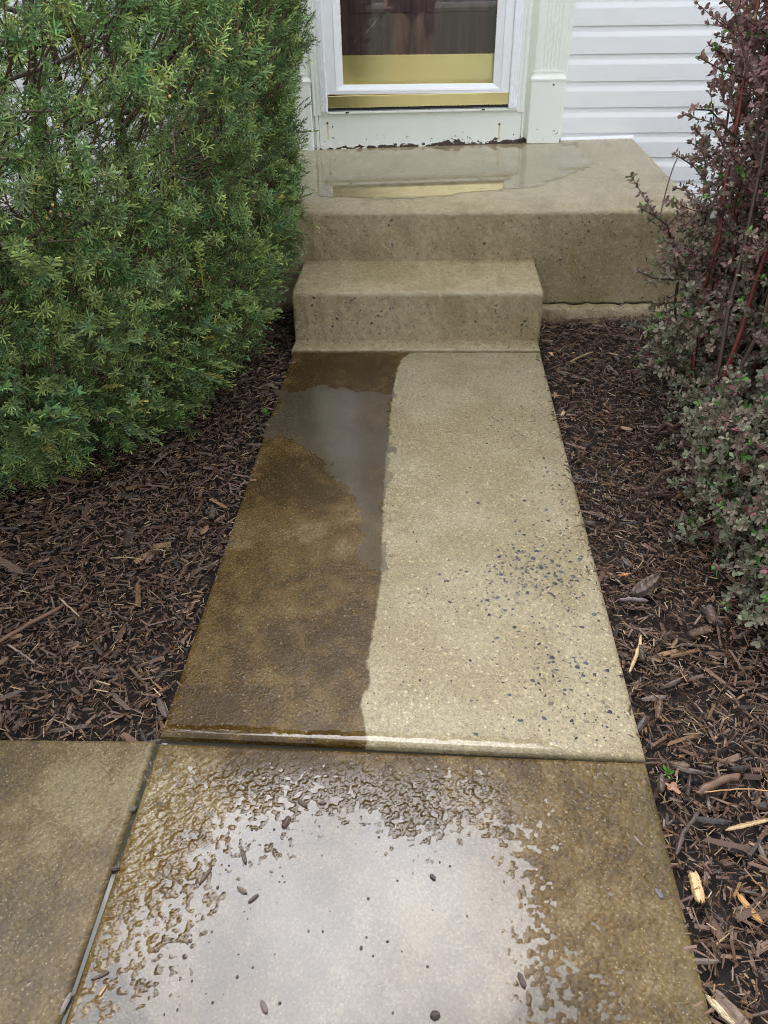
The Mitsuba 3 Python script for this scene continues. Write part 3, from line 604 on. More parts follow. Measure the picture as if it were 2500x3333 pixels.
for bed, keep, area in ((BED, keep_l, (-2.2, -0.503, 0.885, 3.6)), (BED1, keep_r, (0.421, 1.9, 0.42, 3.12))):
    q = keep(lay(23000, *area, fade)); a = scatter(q, .009, .040, .0018, .0080, .0010, .0030, .010, chip_cols(len(q)))
    q = keep(lay(21000, *area, fade)); b = scatter(q, .010, .040, .0010, .0026, .0006, .0016, .016, chip_cols(len(q)), tilt=.35)          # fibres
    cc = np.array([0.40, 0.29, 0.16]) * mr.uniform(.35, 1.25, (5200, 1))
    q = keep(lay(5200, *area, fade)); c_ = scatter(q, .008, .034, .0010, .0030, .0006, .0016, .018, cc[:len(q)], tilt=.3)               # pale splinters and needles
    q = keep(lay(1000, *area, fade)); d_ = scatter(q, .03, .085, .006, .017, .002, .006, .012, chip_cols(len(q)), tilt=.15)
    v, f = cat([(m[0], m[1]) for m in (a, b, c_, d_)])
    part(bed, 'shredded_bark', (v, f), 'chip_mat', color=np.vstack([m[2] for m in (a, b, c_, d_)]), stuff=True)
    q = keep(lay(120, *(area[0] * .75 if area[0] < 0 else area[0], area[1] if area[0] < 0 else 1.35, area[2], 2.6), lambda x, y: np.clip(1.3 / (0.3 + y), 0, 1)))
    for p in q:      # the large pieces, one by one
        L, W = mr.uniform(.030, .068), mr.uniform(.008, .018); n = 9
        xs = np.linspace(-L / 2, L / 2, n); wv = W / 2 * np.clip(np.minimum(1, 1.0 - np.abs(np.linspace(-1, 1, n)) ** mr.uniform(2, 6) * mr.uniform(.4, .9)) * mr.uniform(.75, 1.1, n), .1, 2); hh = W * mr.uniform(.22, .42)
        V = []
        for x, w in zip(xs, wv): V += [(x, -w, 0), (x, -w * .35, hh * mr.uniform(.7, 1.1)), (x, w * .4, hh * mr.uniform(.7, 1.1)), (x, w, 0)]
        F = []
        for i in range(n - 1):
            for j in range(3): o = 4 * i + j; F += [[o, o + 4, o + 5], [o, o + 5, o + 1]]
        F += [[0, 1, 2], [0, 2, 3], [4 * n - 4, 4 * n - 2, 4 * n - 3], [4 * n - 4, 4 * n - 1, 4 * n - 2]]
        V = np.array(V); a = mr.uniform(0, 2 * PI); ti = mr.normal(0, .1); V[:, 2] += V[:, 0] * ti
        V = np.column_stack([V[:, 0] * math.cos(a) - V[:, 1] * math.sin(a), V[:, 0] * math.sin(a) + V[:, 1] * math.cos(a), V[:, 2]]) + [p[0], p[1], float(bed_z(p[:1], p[1:])[0]) + mr.uniform(.006, .012)]
        base = np.array([[.05, .036, .028], [.075, .052, .038], [.10, .075, .06], [.03, .024, .022], [.13, .075, .04]][mr.integers(5)]) * mr.uniform(.7, 1.25)
        stripe = np.tile(np.repeat(mr.uniform(.65, 1.3, 4)[None], n, 0).ravel()[:, None], (1, 3)) * mr.uniform(.85, 1.15, (4 * n, 1))
        part(bed, 'bark_chip', (V, np.array(F)), 'chip_mat', smooth=False, color=base * stripe)

def spill(n, pts, z):     # crumbs that lie over the edge of the concrete
    n = len(pts); L = mr.uniform(.006, .022, n); return chips(np.column_stack([pts, np.full(n, z)]), mr.uniform(0, 6, n), mr.normal(0, .08, n), mr.normal(0, .2, n), L, L * mr.uniform(.15, .4, n), mr.uniform(.001, .0025, n), chip_cols(n))
q = np.vstack([np.column_stack([-.497 + np.abs(mr.normal(0, .010, 90)), mr.uniform(.96, 2.66, 90)]), np.column_stack([.415 - np.abs(mr.normal(0, .010, 70)), mr.uniform(.96, 2.66, 70)])])
v, f, c = spill(0, q, .0015); part(PATH, 'spilled_bark', (v, f), 'chip_mat', color=c, stuff=True)
q = np.column_stack([.414 - np.abs(mr.normal(0, .012, 40)), mr.uniform(.45, .91, 40)])
v, f, c = spill(0, q, -.0045); part(PATH1, 'spilled_bark', (v, f), 'chip_mat', color=c, stuff=True)

# ------------------------------------------------------------------ yew
yr = np.random.default_rng(77)
def needles(base, axis, length, flat, col, n=30, size=1.0, rng=yr):
    """shoots with n needles each; base, axis (m,3); flat (m,) bool: needles in two ranks"""
    m = len(base); axis = unit(axis)
    side = unit(np.cross(axis, np.array([0.02, 0.03, 1.0]) + rng.normal(0, .25, (m, 3)))); up = np.cross(side, axis)
    s = np.where(flat[:, None], np.linspace(0.06, 1.0, n)[None], np.linspace(0.02, 1.0, n)[None] ** .55) + rng.uniform(-.02, .02, (m, n))
    az = np.arange(n)[None] * 2.39996 + rng.uniform(0, 6, (m, 1))
    azf = np.where(np.arange(n) % 2 == 0, 0.0, PI)[None] + rng.normal(0, .28, (m, n))
    az = np.where(flat[:, None], azf, az)
    el = np.radians(np.where(s > .93, rng.uniform(15, 50, (m, n)), np.where(flat[:, None], rng.uniform(52, 72, (m, n)), rng.uniform(52, 84, (m, n)))))
    R = np.cos(az)[..., None] * side[:, None] + np.sin(az)[..., None] * up[:, None]
    d = unit(np.cos(el)[..., None] * axis[:, None] + np.sin(el)[..., None] * R + rng.normal(0, .07, (m, n, 3)))
    b = base[:, None] + axis[:, None] * (length[:, None] * s)[..., None]
    ln = size * rng.uniform(.013, .020, (m, n)) * np.where(s > .93, .75, 1.0)
    w = unit(np.cross(d, axis[:, None] + 1e-3)); wd = size * rng.uniform(.00150, .00190, (m, n))
    nn = np.cross(w, d)
    E1 = lambda t, q, h: b + d * (ln * t)[..., None] + w * (wd * q)[..., None] + nn * h
    v = np.stack([E1(.03, .75, 0), E1(.94, .95, -.0003), E1(1, -.35, -.0003), E1(.10, -.85, 0)], 2)
    f = np.array([[0, 2, 1], [0, 3, 2]])
    F = (f[None] + (np.arange(m * n) * 4)[:, None, None]).reshape(-1, 3)
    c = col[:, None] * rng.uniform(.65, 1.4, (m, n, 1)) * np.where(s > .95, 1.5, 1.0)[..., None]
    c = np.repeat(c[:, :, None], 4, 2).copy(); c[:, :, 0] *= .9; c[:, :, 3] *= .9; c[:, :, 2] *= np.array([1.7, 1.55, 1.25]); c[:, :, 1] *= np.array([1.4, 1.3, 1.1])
    return v.reshape(-1, 3), F, c.reshape(-1, 3)
YC, YA, YB = np.array([-1.30, 2.68]), 0.86, 1.34
def y_m(z): return np.interp(z, [0.0, .08, .25, .5, .85, 1.25, 1.6, 1.8], [.70, .76, .89, .97, 1.0, 1.06, .80, .50])
def y_surf(t, z, k=1.0):
    p = 2.5; c, s = np.cos(t), np.sin(t); m = y_m(z) * k
    r = (np.abs(c) ** p + np.abs(s) ** p) ** (-1 / p)
    P = np.column_stack([YC[0] + YA * m * r * c, YC[1] + YB * m * r * s, z])
    lump = meshkit.fbm(P * 3.1, octaves=3, seed=9) - 0.5
    P[:, :2] = YC + (P[:, :2] - YC) * (1 + 0.34 * lump)[:, None]
    N = unit(np.column_stack([c / YA, s / YB, np.interp(z, [0, .3, .9, 1.4, 1.8], [-.35, -.12, .08, .35, 1.2])])); return P, N
def yew_twigs(n, zlo, zhi, t0, t1, depth, gap=True):
    t = yr.uniform(t0, t1, n); z = yr.uniform(zlo, zhi, n); P, N = y_surf(t, z)
    if gap:   # an open place low on the near left flank, where the wall shows through
        near = np.sum(((P - [-1.32, 1.62, 0.72]) / [.16, .4, .14]) ** 2, 1) > 1; P, N, z = P[near], N[near], z[near]
    hole = meshkit.fbm(P * 6.5, octaves=2, seed=15); ok = hole > (.375 if depth < .2 else .28); P, N, z = P[ok], N[ok], z[ok]
    P = P - N * (yr.random(len(P)) ** 1.5 * depth)[:, None]
    upw = np.interp(z, [0, .25, .6, 1.8], [-.10, .10, .55, .9])
    d = unit(N * .8 + np.column_stack([0 * upw, 0 * upw, upw]) + yr.normal(0, .30, P.shape)); return P, d
def yew_core(n):
    t = yr.uniform(-PI, PI, n); z = yr.uniform(.15, 1.4, n); P, N = y_surf(t, z); P[:, :2] = YC + (P[:, :2] - YC) * (yr.random(n) ** .5 * .78)[:, None]
    ok = np.sum(((P - [-1.32, 1.62, 0.72]) / [.16, .4, .14]) ** 2, 1) > 1
    return P[ok], unit(N[ok] + [0, 0, .8] + yr.normal(0, .4, P[ok].shape))
YEW = thing('yew_bush', 'large dark green yew bush spreading over the mulch left of the steps', 'bush')
tw = [yew_twigs(4000, .05, 1.45, -PI * .97, PI * .40, .11), yew_twigs(2300, .05, 1.42, -PI * .97, PI * .40, .46), yew_twigs(450, .1, 1.42, PI * .4, PI * 1.03, .22, False),
      yew_core(1000), yew_twigs(420, .03, .22, -PI * .97, PI * .1, .14)]
tip, dirn = np.vstack([a[0] for a in tw]), np.vstack([a[1] for a in tw])
deep = np.concatenate([np.zeros(len(tw[0][0])), np.ones(len(tw[1][0])), np.ones(len(tw[2][0])), np.ones(len(tw[3][0])), np.zeros(len(tw[4][0]))])
okk = tip[:, 2] > .03; tip, dirn, deep = tip[okk], dirn[okk], deep[okk]
TL = yr.uniform(.08, .15, len(tip)); far = np.clip((np.linalg.norm(tip - [0, 0, 1.2], axis=1) - 1.6) / 1.8, 0, 1)
sb, sa, sl, sf, sc = [], [], [], [], []
base_c = np.array([0.098, 0.158, 0.070])
for k in range(len(tip)):
    ns = 4 if deep[k] else yr.integers(5, 9); tone = yr.uniform(.55, 1.6)
    hue = np.array([1 + yr.normal(0, .10), 1.0, 1 + yr.normal(0, .12)]); flat_t = yr.random() < (.50 if tip[k, 2] < .40 else .10)
    low = tip[k] - dirn[k] * TL[k]
    for i in range(ns):
        s = yr.uniform(.25, 1.0) if i else 1.0
        a = dirn[k] + (yr.normal(0, .58, 3) if i else 0)
        a = unit(a); L = yr.uniform(.055, .095) if flat_t else yr.uniform(.022, .042)
        c = base_c * tone * hue
        r = yr.random()
        if r > .985: c = np.array([.34, .34, .12]) * yr.uniform(.6, 1.2)
        elif r > .80: c = np.array([.185, .255, .095]) * yr.uniform(.8, 1.3)
        sb.append(low + dirn[k] * TL[k] * s); sa.append(a); sl.append(L); sf.append(flat_t); sc.append(c)
sb, sa, sl, sf, sc = np.array(sb), np.array(sa), np.array(sl), np.array(sf), np.array(sc)
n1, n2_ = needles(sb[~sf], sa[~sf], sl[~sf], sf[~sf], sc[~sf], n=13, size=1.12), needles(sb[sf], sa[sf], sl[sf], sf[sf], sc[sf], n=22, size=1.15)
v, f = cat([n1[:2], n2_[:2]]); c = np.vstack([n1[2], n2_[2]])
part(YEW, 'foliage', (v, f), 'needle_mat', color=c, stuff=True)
# wood: trunks, limbs, twigs
def bez(a, b, c, n=8): t = np.linspace(0, 1, n)[:, None]; return (1 - t) ** 2 * a + 2 * t * (1 - t) * b + t * t * c
roots = [np.array([YC[0] + dx, YC[1] + dy, -.03]) for dx, dy in ((0, 0), (.12, -.35), (-.15, -.6), (.2, .3), (-.1, .55), (.05, -.75))]
limbs = []
for r in roots:
    top = r + [yr.normal(0, .12), yr.normal(0, .12), 1.2]; p = bez(r, r + [0, 0, .5], top, 10)
    part(YEW, 'trunk', tube(p, np.linspace(.028, .010, 10), 8), 'bark_mat', smooth=True)
    for i in range(13):
        t, z = yr.uniform(-PI, PI), yr.uniform(.15, 1.5); e, nn = y_surf(np.array([t]), np.array([z]), .80); e = e[0]
        if np.linalg.norm(e[:2] - r[:2]) > .95: continue
        s = p[min(9, int(np.clip((z - .25) / 1.2, 0.02, .95) * 10))]; limbs.append(tube(bez(s, (s + e) / 2 + [0, 0, -.05], e, 7) + yr.normal(0, .006, (7, 3)), np.linspace(.011, .004, 7), 6))
part(YEW, 'limbs', cat(limbs), 'bark_mat', smooth=True, stuff=True)
tws, tcol = [], []
for k in range(len(tip)):
    a, b = tip[k] - dirn[k] * TL[k] * 1.15, tip[k] - dirn[k] * .012
    if (b - a)[2] > 0 and a[2] < 0: a[2] = .01
    tws.append(tube(np.array([a, (a + b) / 2 + yr.normal(0, .005, 3), b]), [.0026, .0020, .0010], 4)); tcol.append(np.tile(np.array([.10, .062, .035]) * yr.uniform(.6, 1.4), (len(tws[-1][0]), 1)))
part(YEW, 'twigs', cat(tws), 'twig_mat', smooth=True, color=np.vstack(tcol), stuff=True)
# long pale shoots that stand out of the top of the near side
def pale_shoot(a, b, n=46):
    a, b = np.array(a), np.array(b); L = np.linalg.norm(b - a)
    v, f, c = needles(a[None], (b - a)[None], np.array([L]), np.array([False]), np.array([[.17, .22, .06]]), n=n, size=.75)
    t = tube(np.array([a, (a + b) / 2, b]), [.0016, .0014, .0010], 5); vv, ff = cat([(v, f), t]); return vv, ff, np.vstack([c, np.tile([.28, .30, .06], (len(t[0]), 1))])
for a, b in (((-.635, 1.66, .95), (-.66, 1.60, 1.19)), ((-.55, 1.86, .55), (-.53, 1.80, .67)), ((-.60, 2.25, 1.02), (-.585, 2.2, 1.12)), ((-.48, 2.6, .86), (-.455, 2.55, .95))):
    v, f, c = pale_shoot(a, b); part(YEW, 'shoot', (v, f), 'needle_mat', color=c, label='long upright yellow green shoot' if b[2] > 1.15 else None)
# pollen cones: cream beads in small clusters
bead_m = trimesh.creation.icosahedron(); bs, n = [], 0
cand = np.where((deep == 0) & (yr.random(len(tip)) < .13))[0]
for k in cand:
    for i in range(yr.integers(3, 9)):
        p = tip[k] + dirn[k] * yr.uniform(-.03, .012) + yr.normal(0, .008, 3); bs.append((np.array(bead_m.vertices) * yr.uniform(.0024, .0038) + p, np.array(bead_m.faces)))
vv, ff = cat(bs); cc = np.repeat(np.array([.62, .44, .20]) * yr.uniform(.7, 1.25, (len(bs), 1)), len(bead_m.vertices), axis=0)
part(YEW, 'pollen_cones', (vv, ff), 'twig_mat', smooth=True, color=cc, stuff=True)

# ------------------------------------------------------------------ barberry
br = np.random.default_rng(31)
BAR = thing('barberry_bush', 'purple and grey green barberry bush arching over the mulch on the right', 'bush')
rb, ra, rcol, rsz = [], [], [], []
stw, stc = [], []
def leaf_col(p, r):
    h = np.clip((p[2] - .15) / .8, 0, 1)
    k = r.random()
    green, purple, pink = np.array([.104, .122, .078]), np.array([.126, .078, .072]), np.array([.26, .12, .12])
    w = np.clip(.30 + .75 * h + r.normal(0, .22), 0, 1); c = (green * (1 - w) + purple * w) * 1.75
    if k > .972: c = pink
    elif k < .05: c = np.array([.10, .20, .055])
    return c * r.uniform(.7, 1.35)
def dress(p, step=.014, skip=.1):
    L = np.linalg.norm(np.diff(p, axis=0), axis=1).sum(); n = max(2, int(L / step)); t = np.linspace(skip, 1, n) * (len(p) - 1)
    for u in t:
        i = min(int(u), len(p) - 2); q = p[i] + (p[i + 1] - p[i]) * (u - i); ax = unit(p[i + 1] - p[i])
        a = unit(ax * .55 + br.normal(0, .55, 3) + np.array([0, 0, .45])); rb.append(q + a * .003); ra.append(a); rcol.append(leaf_col(q, br)); rsz.append(br.uniform(.75, 1.2))
    rb.append(p[-1]); ra.append(unit(p[-1] - p[-2])); rcol.append(leaf_col(p[-1], br)); rsz.append(.8)
def stem(p, r0, r1, red=False):
    t = tube(p, np.linspace(r0, r1, len(p)), 4); col = np.array([.17, .045, .038]) if red else np.array([.085, .055, .040]); return t, np.tile(col * br.uniform(.6, 1.3), (len(t[0]), 1))
BC = np.array([1.18, 2.2])
targets = []
# tips named from where the outline of the bush stands against the path, the stoop and the wall
for tx, ty, tz in ((.60, 2.05, 1.14), (.66, 2.35, 1.28), (.66, 2.25, .98), (.68, 2.3, .86), (.70, 2.45, .72), (.60, 2.35, .60), (.585, 2.20, .47), (.66, 2.3, .52), (.60, 2.05, .36), (.68, 2.0, .33), (.66, 1.85, .26), (.70, 1.75, .20), (.68, 1.62, .16), (.74, 1.55, .12), (.70, 1.42, .10), (.80, 1.35, .05), (.72, 1.20, .06), (.80, 1.12, .05)):
    targets.append((np.array([tx, ty, tz]), True))
def bar_rim(y, z):     # how far the bush reaches towards the path
    return np.interp(z, [0, .12, .25, .45, .8, 1.1, 1.45], [.70, .68, .69, .70, .72, .70, .72]) + np.where(z < .3, 0.0, .30) * ((y - 2.2) / .95) ** 2 * np.where(y > 2.2, .6, 1)
for i in range(290):
    z = br.uniform(.04, 1.45) ; y = br.uniform(1.12, 2.95) if z > .4 else br.uniform(1.02, 2.7); x = bar_rim(y, z) + .015 + abs(br.normal(0, .20)); targets.append((np.array([x, y, z]), False))
for i in range(120):
    y = br.uniform(.98, 1.75); targets.append((np.array([np.interp(y, [1.0, 1.3, 1.75], [.72, .66, .68]) + abs(br.normal(0, .12)), y, br.uniform(.02, .30)]), False))
for i in range(24):
    a = br.uniform(-PI * .5, PI * .55); rr = br.uniform(.2, .6); z = br.uniform(.3, 1.4)
    targets.append((np.array([BC[0] + rr * math.cos(a), BC[1] + rr * math.sin(a), z]), False))
for k, (e, named) in enumerate(targets):
    a0 = np.array([BC[0] + br.normal(0, .12), BC[1] + br.normal(0, .25), -.02])
    a0[:2] += (e[:2] - BC) * .30
    ctrl = a0 * .45 + e * .55; ctrl[2] = max(e[2] * .95, .12) + (.10 if e[2] < .4 else -.02); ctrl[:2] = a0[:2] * .62 + e[:2] * .38
    p = bez(a0, ctrl, e, 14); p[2:-1] += br.normal(0, .007, (11, 3)); p[:, 2] = np.maximum(p[:, 2], .01)
    red = (br.random() < .35) and e[2] > .45
    t, col = stem(p, br.uniform(.0050, .009), .0016, red)
    part(BAR, 'stem', t, 'twig_mat', smooth=True, color=col)
    dress(p[5:], .0145, .02)
    for j in range(br.integers(5, 9)):
        u = br.uniform(.35, .98); i = int(u * 13); q = p[min(i, 12)]; ax = unit(p[min(i + 1, 13)] - p[max(i - 1, 0)])
        d = unit(ax * .6 + br.normal(0, .6, 3) + [-.10, -.12, .22]); L = br.uniform(.05, .15); e2 = q + d * L; e2[2] = max(e2[2], .015)
        tp = bez(q, q + d * L * .5 + br.normal(0, .006, 3), e2, 5); t, col = stem(tp, .0016, .0008, br.random() < .4); stw.append(t); stc.append(col); dress(tp, .0135, .12)
part(BAR, 'twigs', cat(stw), 'twig_mat', smooth=True, color=np.vstack(stc), stuff=True)
# bare grey canes and thorns
for a, b, r in (((.735, 2.62, .50), (.72, 2.5, .70), .0022), ((.60, 2.42, .28), (.585, 2.36, .36), .0018), ((1.16, 2.35, .0), (1.02, 2.3, .62), .011), ((1.25, 2.3, .0), (1.12, 2.35, .72), .009), ((1.05, 2.1, .0), (.98, 2.02, .40), .008)):
    a, b = np.array(a), np.array(b); p = bez(a, (a + b) / 2 + br.normal(0, .02, 3), b, 8); t = tube(p, np.linspace(r, r * .75, 8), 7); part(BAR, 'cane', t, 'bark_mat' if r > .005 else 'twig_mat', smooth=True, color=None if r > .005 else np.tile([.30, .28, .26], (len(t[0]), 1)))
rb, ra, rcol, rsz = np.array(rb), unit(np.array(ra)), np.array(rcol), np.array(rsz)
def rosettes(base, axis, col, size, n=4, rng=br):
    m = len(base); side = unit(np.cross(axis, rng.normal(0, 1, (m, 3)))); up = np.cross(side, axis)
    az = np.arange(n)[None] * 2 * PI / n + rng.uniform(0, 6, (m, 1)) + rng.normal(0, .3, (m, n)); el = np.radians(rng.uniform(28, 80, (m, n)))
    Rr = np.cos(az)[..., None] * side[:, None] + np.sin(az)[..., None] * up[:, None]
    d = unit(np.cos(el)[..., None] * axis[:, None] + np.sin(el)[..., None] * Rr); w = unit(np.cross(d, axis[:, None])); nn = np.cross(w, d)
    L = size[:, None] * rng.uniform(.0120, .0205, (m, n)); W = L * rng.uniform(.25, .33, (m, n)); B = base[:, None]
    def P(t, s, h): return B + d * (L * t)[..., None] + w * (W * s)[..., None] + nn * (L * h)[..., None]
    v = np.stack([P(0, 0, 0), P(.62, .95, .10), P(.62, -.95, .10), P(1.0, .45, .06), P(1.0, -.45, .06)], 2)
    f = np.array([[0, 1, 3], [0, 3, 4], [0, 4, 2]])
    F = (f[None] + (np.arange(m * n) * 5)[:, None, None]).reshape(-1, 3)
    c = np.repeat((col[:, None] * rng.uniform(.8, 1.25, (m, n, 1)))[:, :, None], 5, 2)
    return v.reshape(-1, 3), F, c.reshape(-1, 3)
v, f, c = rosettes(rb, ra, rcol, rsz)
part(BAR, 'foliage', (v, f), 'leaf_mat', color=c, smooth=True, stuff=True)

# ------------------------------------------------------------------ loose things on the mulch and the path
lr = np.random.default_rng(99)
def pix(x, y, z=0.0):
    """where a thing of the place lies: ground point (metres) behind a point of the photograph"""
    r = CR @ np.array([x - 1250.0, y - 1666.5, 2557.64]); return r[:2] * ((z - CAM_Z) / r[2])
def ground(x, y):
    if (x < -0.50 and y > 0.93) or x > 0.417: return float(bed_z(np.array([x]), np.array([y]))[0]) + 0.007
    return -0.001 if y > 0.94 else -0.0056
def stick(a, b, r, col, bend=.01, lift=.004, kind='round'):
    (ax, ay), (bx, by) = a, b; n = 10; t = np.linspace(0, 1, n)
    p = np.column_stack([ax + (bx - ax) * t, ay + (by - ay) * t, 0 * t]); d = unit(np.array([-(by - ay), bx - ax])); p[:, :2] += d * (bend * np.sin(t * PI) + lr.normal(0, .0010, n))[:, None]
    p[:, 2] = np.array([ground(x, y) for x, y in p[:, :2]]); p[:, 2] = np.linspace(p[0, 2], p[-1, 2], n) + r * .8 + lift
    rad = r * np.where((t < .02) | (t > .98), .55, 1.0) * lr.uniform(.85, 1.12, n)
    v, f = tube(p, rad, 7); c = np.repeat(np.array(col)[None] * lr.uniform(.75, 1.2, (n, 1)), 7, axis=0) * np.tile(lr.uniform(.75, 1.2, 7), n)[:, None]
    return v, f, c
def chunk(c, L, W, H, ang, col, seed, lift=0.0, flat=False):
    """a split piece of bark: long, ridged, torn at both ends"""
    g = np.random.default_rng(seed); n, m = 14, 7; t = np.linspace(-1, 1, n); V = []
    wid = W / 2 * (1 - np.abs(t) ** g.uniform(2.5, 6) * g.uniform(.4, .85)) * g.uniform(.88, 1.1, n); ridge = g.uniform(.55, 1.1, m); ridge[0] = ridge[-1] = .25
    for i in range(n):
        for j in range(m):
            s = -1 + 2 * j / (m - 1); V.append((t[i] * L / 2 + (g.uniform(-.08, .08) * L if i in (0, n - 1) else 0), s * wid[i], H * ridge[j] * (1 - .35 * abs(s)) * g.uniform(.85, 1.1)))
    V = np.array(V); F = []
    for i in range(n - 1):
        for j in range(m - 1): o = i * m + j; F += [[o, o + m, o + m + 1], [o, o + m + 1, o + 1]]
    B = V.copy(); B[:, 2] = -.001; o2 = len(V)
    ring_ = list(range(m)) + [i * m + m - 1 for i in range(1, n)] + [(n - 1) * m + j for j in range(m - 2, -1, -1)] + [i * m for i in range(n - 2, 0, -1)]
    for a_, b_ in zip(ring_, ring_[1:] + ring_[:1]): F += [[a_, o2 + a_, o2 + b_], [a_, o2 + b_, b_]]
    P = np.vstack([V, B]); ca, sa = math.cos(ang), math.sin(ang)
    P = np.column_stack([P[:, 0] * ca - P[:, 1] * sa + c[0], P[:, 0] * sa + P[:, 1] * ca + c[1], P[:, 2] + ground(*c) + lift])
    cc = np.array(col)[None] * np.tile(g.uniform(.6, 1.35, m), n)[:, None] * g.uniform(.85, 1.15, (n * m, 1)); return P, np.array(F), np.vstack([cc, cc * .8])
def leaf(c, size, ang, col, seed, lobes=5, curl=.35, lift=.004):
    """a dry fallen leaf: lobed outline, curled up along its rib"""
    g = np.random.default_rng(seed); n = 28; th = np.linspace(0, 2 * PI, n, endpoint=False)
    r = size * (0.62 + .20 * np.cos(lobes * th) + .16 * np.cos(th)) * g.uniform(.88, 1.1, n); r2 = r * .5
    x = np.concatenate([r * np.cos(th), r2 * np.cos(th), [0]]); y = np.concatenate([r * np.sin(th) * .72, r2 * np.sin(th) * .72, [0]])
    z = curl * np.abs(y) ** 1.4 * 3.5 + size * .25 * (meshkit.noise(np.column_stack([x, y, 0 * x]) / size * 2.3, seed) - .4)
    V = np.column_stack([x, y, z]); F = []
    for i in range(n): j = (i + 1) % n; F += [[i, j, n + j], [i, n + j, n + i], [n + i, n + j, 2 * n]]
    ca, sa = math.cos(ang), math.sin(ang); V = np.column_stack([V[:, 0] * ca - V[:, 1] * sa + c[0], V[:, 0] * sa + V[:, 1] * ca + c[1], V[:, 2] - V[:, 2].min() + ground(*c) + lift])
    return V, np.array(F), np.array(col)[None] * g.uniform(.75, 1.25, (len(V), 1))
def put(name, label, catg, m, mat='chip_mat', smooth=False, group=None): return thing(name, label, catg, group, (m[0], m[1]), mat, smooth, m[2])
TANW, ORW, DARKW, GREYW = (.34, .24, .125), (.36, .17, .06), (.06, .040, .030), (.20, .175, .15)
put('stick', 'long reddish brown stick lying on mulch at the left edge', 'stick', stick(pix(-40, 2138), pix(207, 1973), .0050, (.15, .085, .055), .004), smooth=True)
put('stick', 'short grey brown stick on mulch in front of the long stick', 'stick', stick(pix(29, 2113), pix(116, 2168), .0026, (.20, .15, .12), .002), smooth=True)
put('stick', 'pale tan stick pointing at the path from the end of the long stick', 'stick', stick(pix(193, 1949), pix(258, 2004), .0022, (.36, .27, .17), .001), smooth=True)
put('bark_chunk', 'wide brown bark chunk on mulch below the low yew branches', 'bark', chunk(pix(38, 1845), .10, .022, .010, -.55, (.10, .065, .045), 1))
put('bark_chunk', 'broad dark bark chunk lying flat on mulch left of the path', 'bark', chunk(pix(418, 1745), .085, .028, .005, 1.75, (.050, .035, .030), 2))
put('twig', 'thin curved tan twig on mulch beside the broad dark bark chunk', 'twig', stick(pix(357, 1812), pix(468, 1815), .0013, TANW, .006), smooth=True)
put('twig', 'thin pale twig near the lower left corner of the mulch', 'twig', stick(pix(168, 2335), pix(240, 2368), .0013, (.30, .22, .14), .004), smooth=True)
put('dead_leaf', 'crumpled cream dead leaf on mulch beside the tip of the yew', 'leaf', leaf(pix(775, 1195), .026, .6, (.56, .42, .24), 3, 4, .5), 'chip_mat', True)
put('dead_leaf', 'rust brown dead leaf at the foot of the landing under the yew', 'leaf', leaf(pix(872, 1003), .036, .3, (.20, .085, .035), 4, 5, .3), 'chip_mat', True)
put('dead_leaf', 'greyish brown dead leaf on mulch by the left edge of the path', 'leaf', leaf(pix(885, 1245), .026, -.5, (.17, .12, .09), 5, 3, .4), 'chip_mat', True)
put('dead_leaf', 'bright orange tan leaf standing in mulch right of the step', 'leaf', leaf(pix(1796, 1142), .020, 1.9, (.50, .27, .09), 6, 2, .9), 'chip_mat', True)
put('dead_leaf', 'brown dead leaf against the right edge of the path below the step', 'leaf', leaf(pix(1809, 1270), .026, 1.4, (.19, .10, .055), 7, 4, .4), 'chip_mat', True)
put('dead_leaf', 'reddish brown curled leaf beside the small green weed on the right', 'leaf', leaf(pix(2190, 2545), .019, -.8, (.27, .13, .08), 8, 4, .7), 'chip_mat', True)
put('stick', 'tan broken stick on mulch to the right of the step', 'stick', stick(pix(1856, 1167), pix(1932, 1138), .0045, (.30, .21, .12), .004), smooth=True)
put('wood_chip', 'pale orange wood chip on mulch beside the tan broken stick', 'wood chip', chunk(pix(1998, 1143), .035, .008, .003, -.5, (.40, .26, .14), 9))
put('wood_chip', 'cream wood chip next to the path edge beyond the brown dead leaf', 'wood chip', chunk(pix(1834, 1329), .032, .011, .004, 1.2, (.46, .33, .20), 10))
put('wood_chip', 'short tan wood block on mulch halfway between path and barberry', 'wood chip', chunk(pix(2042, 1382), .034, .013, .006, -.4, (.30, .20, .12), 11))
put('bark_chunk', 'largest ridged bark chunk on the right mulch bed', 'bark', chunk(pix(2105, 1893), .105, .040, .018, .75, (.105, .075, .058), 12))
put('stick', 'smooth purple grey stick in front of the largest bark chunk', 'stick', stick(pix(2020, 1940), pix(2108, 1946), .0050, (.16, .12, .125), .002), smooth=True)
put('wood_chip', 'bright orange sliver of wood behind the largest bark chunk', 'wood chip', chunk(pix(2037, 1850), .038, .007, .003, .2, (.46, .20, .07), 13))
put('stick', 'straight straw coloured stick beside the right edge of the path', 'stick', stick(pix(2090, 2058), pix(2050, 2172), .0036, (.42, .30, .15), .003), smooth=True)
put('bark_chunk', 'upright dark bark chunk lying under the lower tips of the barberry', 'bark', chunk(pix(2316, 2000), .055, .024, .013, 1.5, (.09, .062, .046), 14))
put('bark_chunk', 'brown bark chunk crossing below the upright dark one', 'bark', chunk(pix(2280, 2045), .058, .018, .010, .35, (.11, .07, .05), 15))
put('branch_piece', 'thick brown piece of branch on mulch right of the path joint', 'branch', stick(pix(2277, 2566), pix(2412, 2513), .0075, (.125, .070, .045), .004), smooth=True)
put('twig', 'long thin orange twig lying across in front of the branch piece', 'twig', stick(pix(2271, 2569), pix(2510, 2570), .0012, (.40, .22, .10), .004, .012), smooth=True)
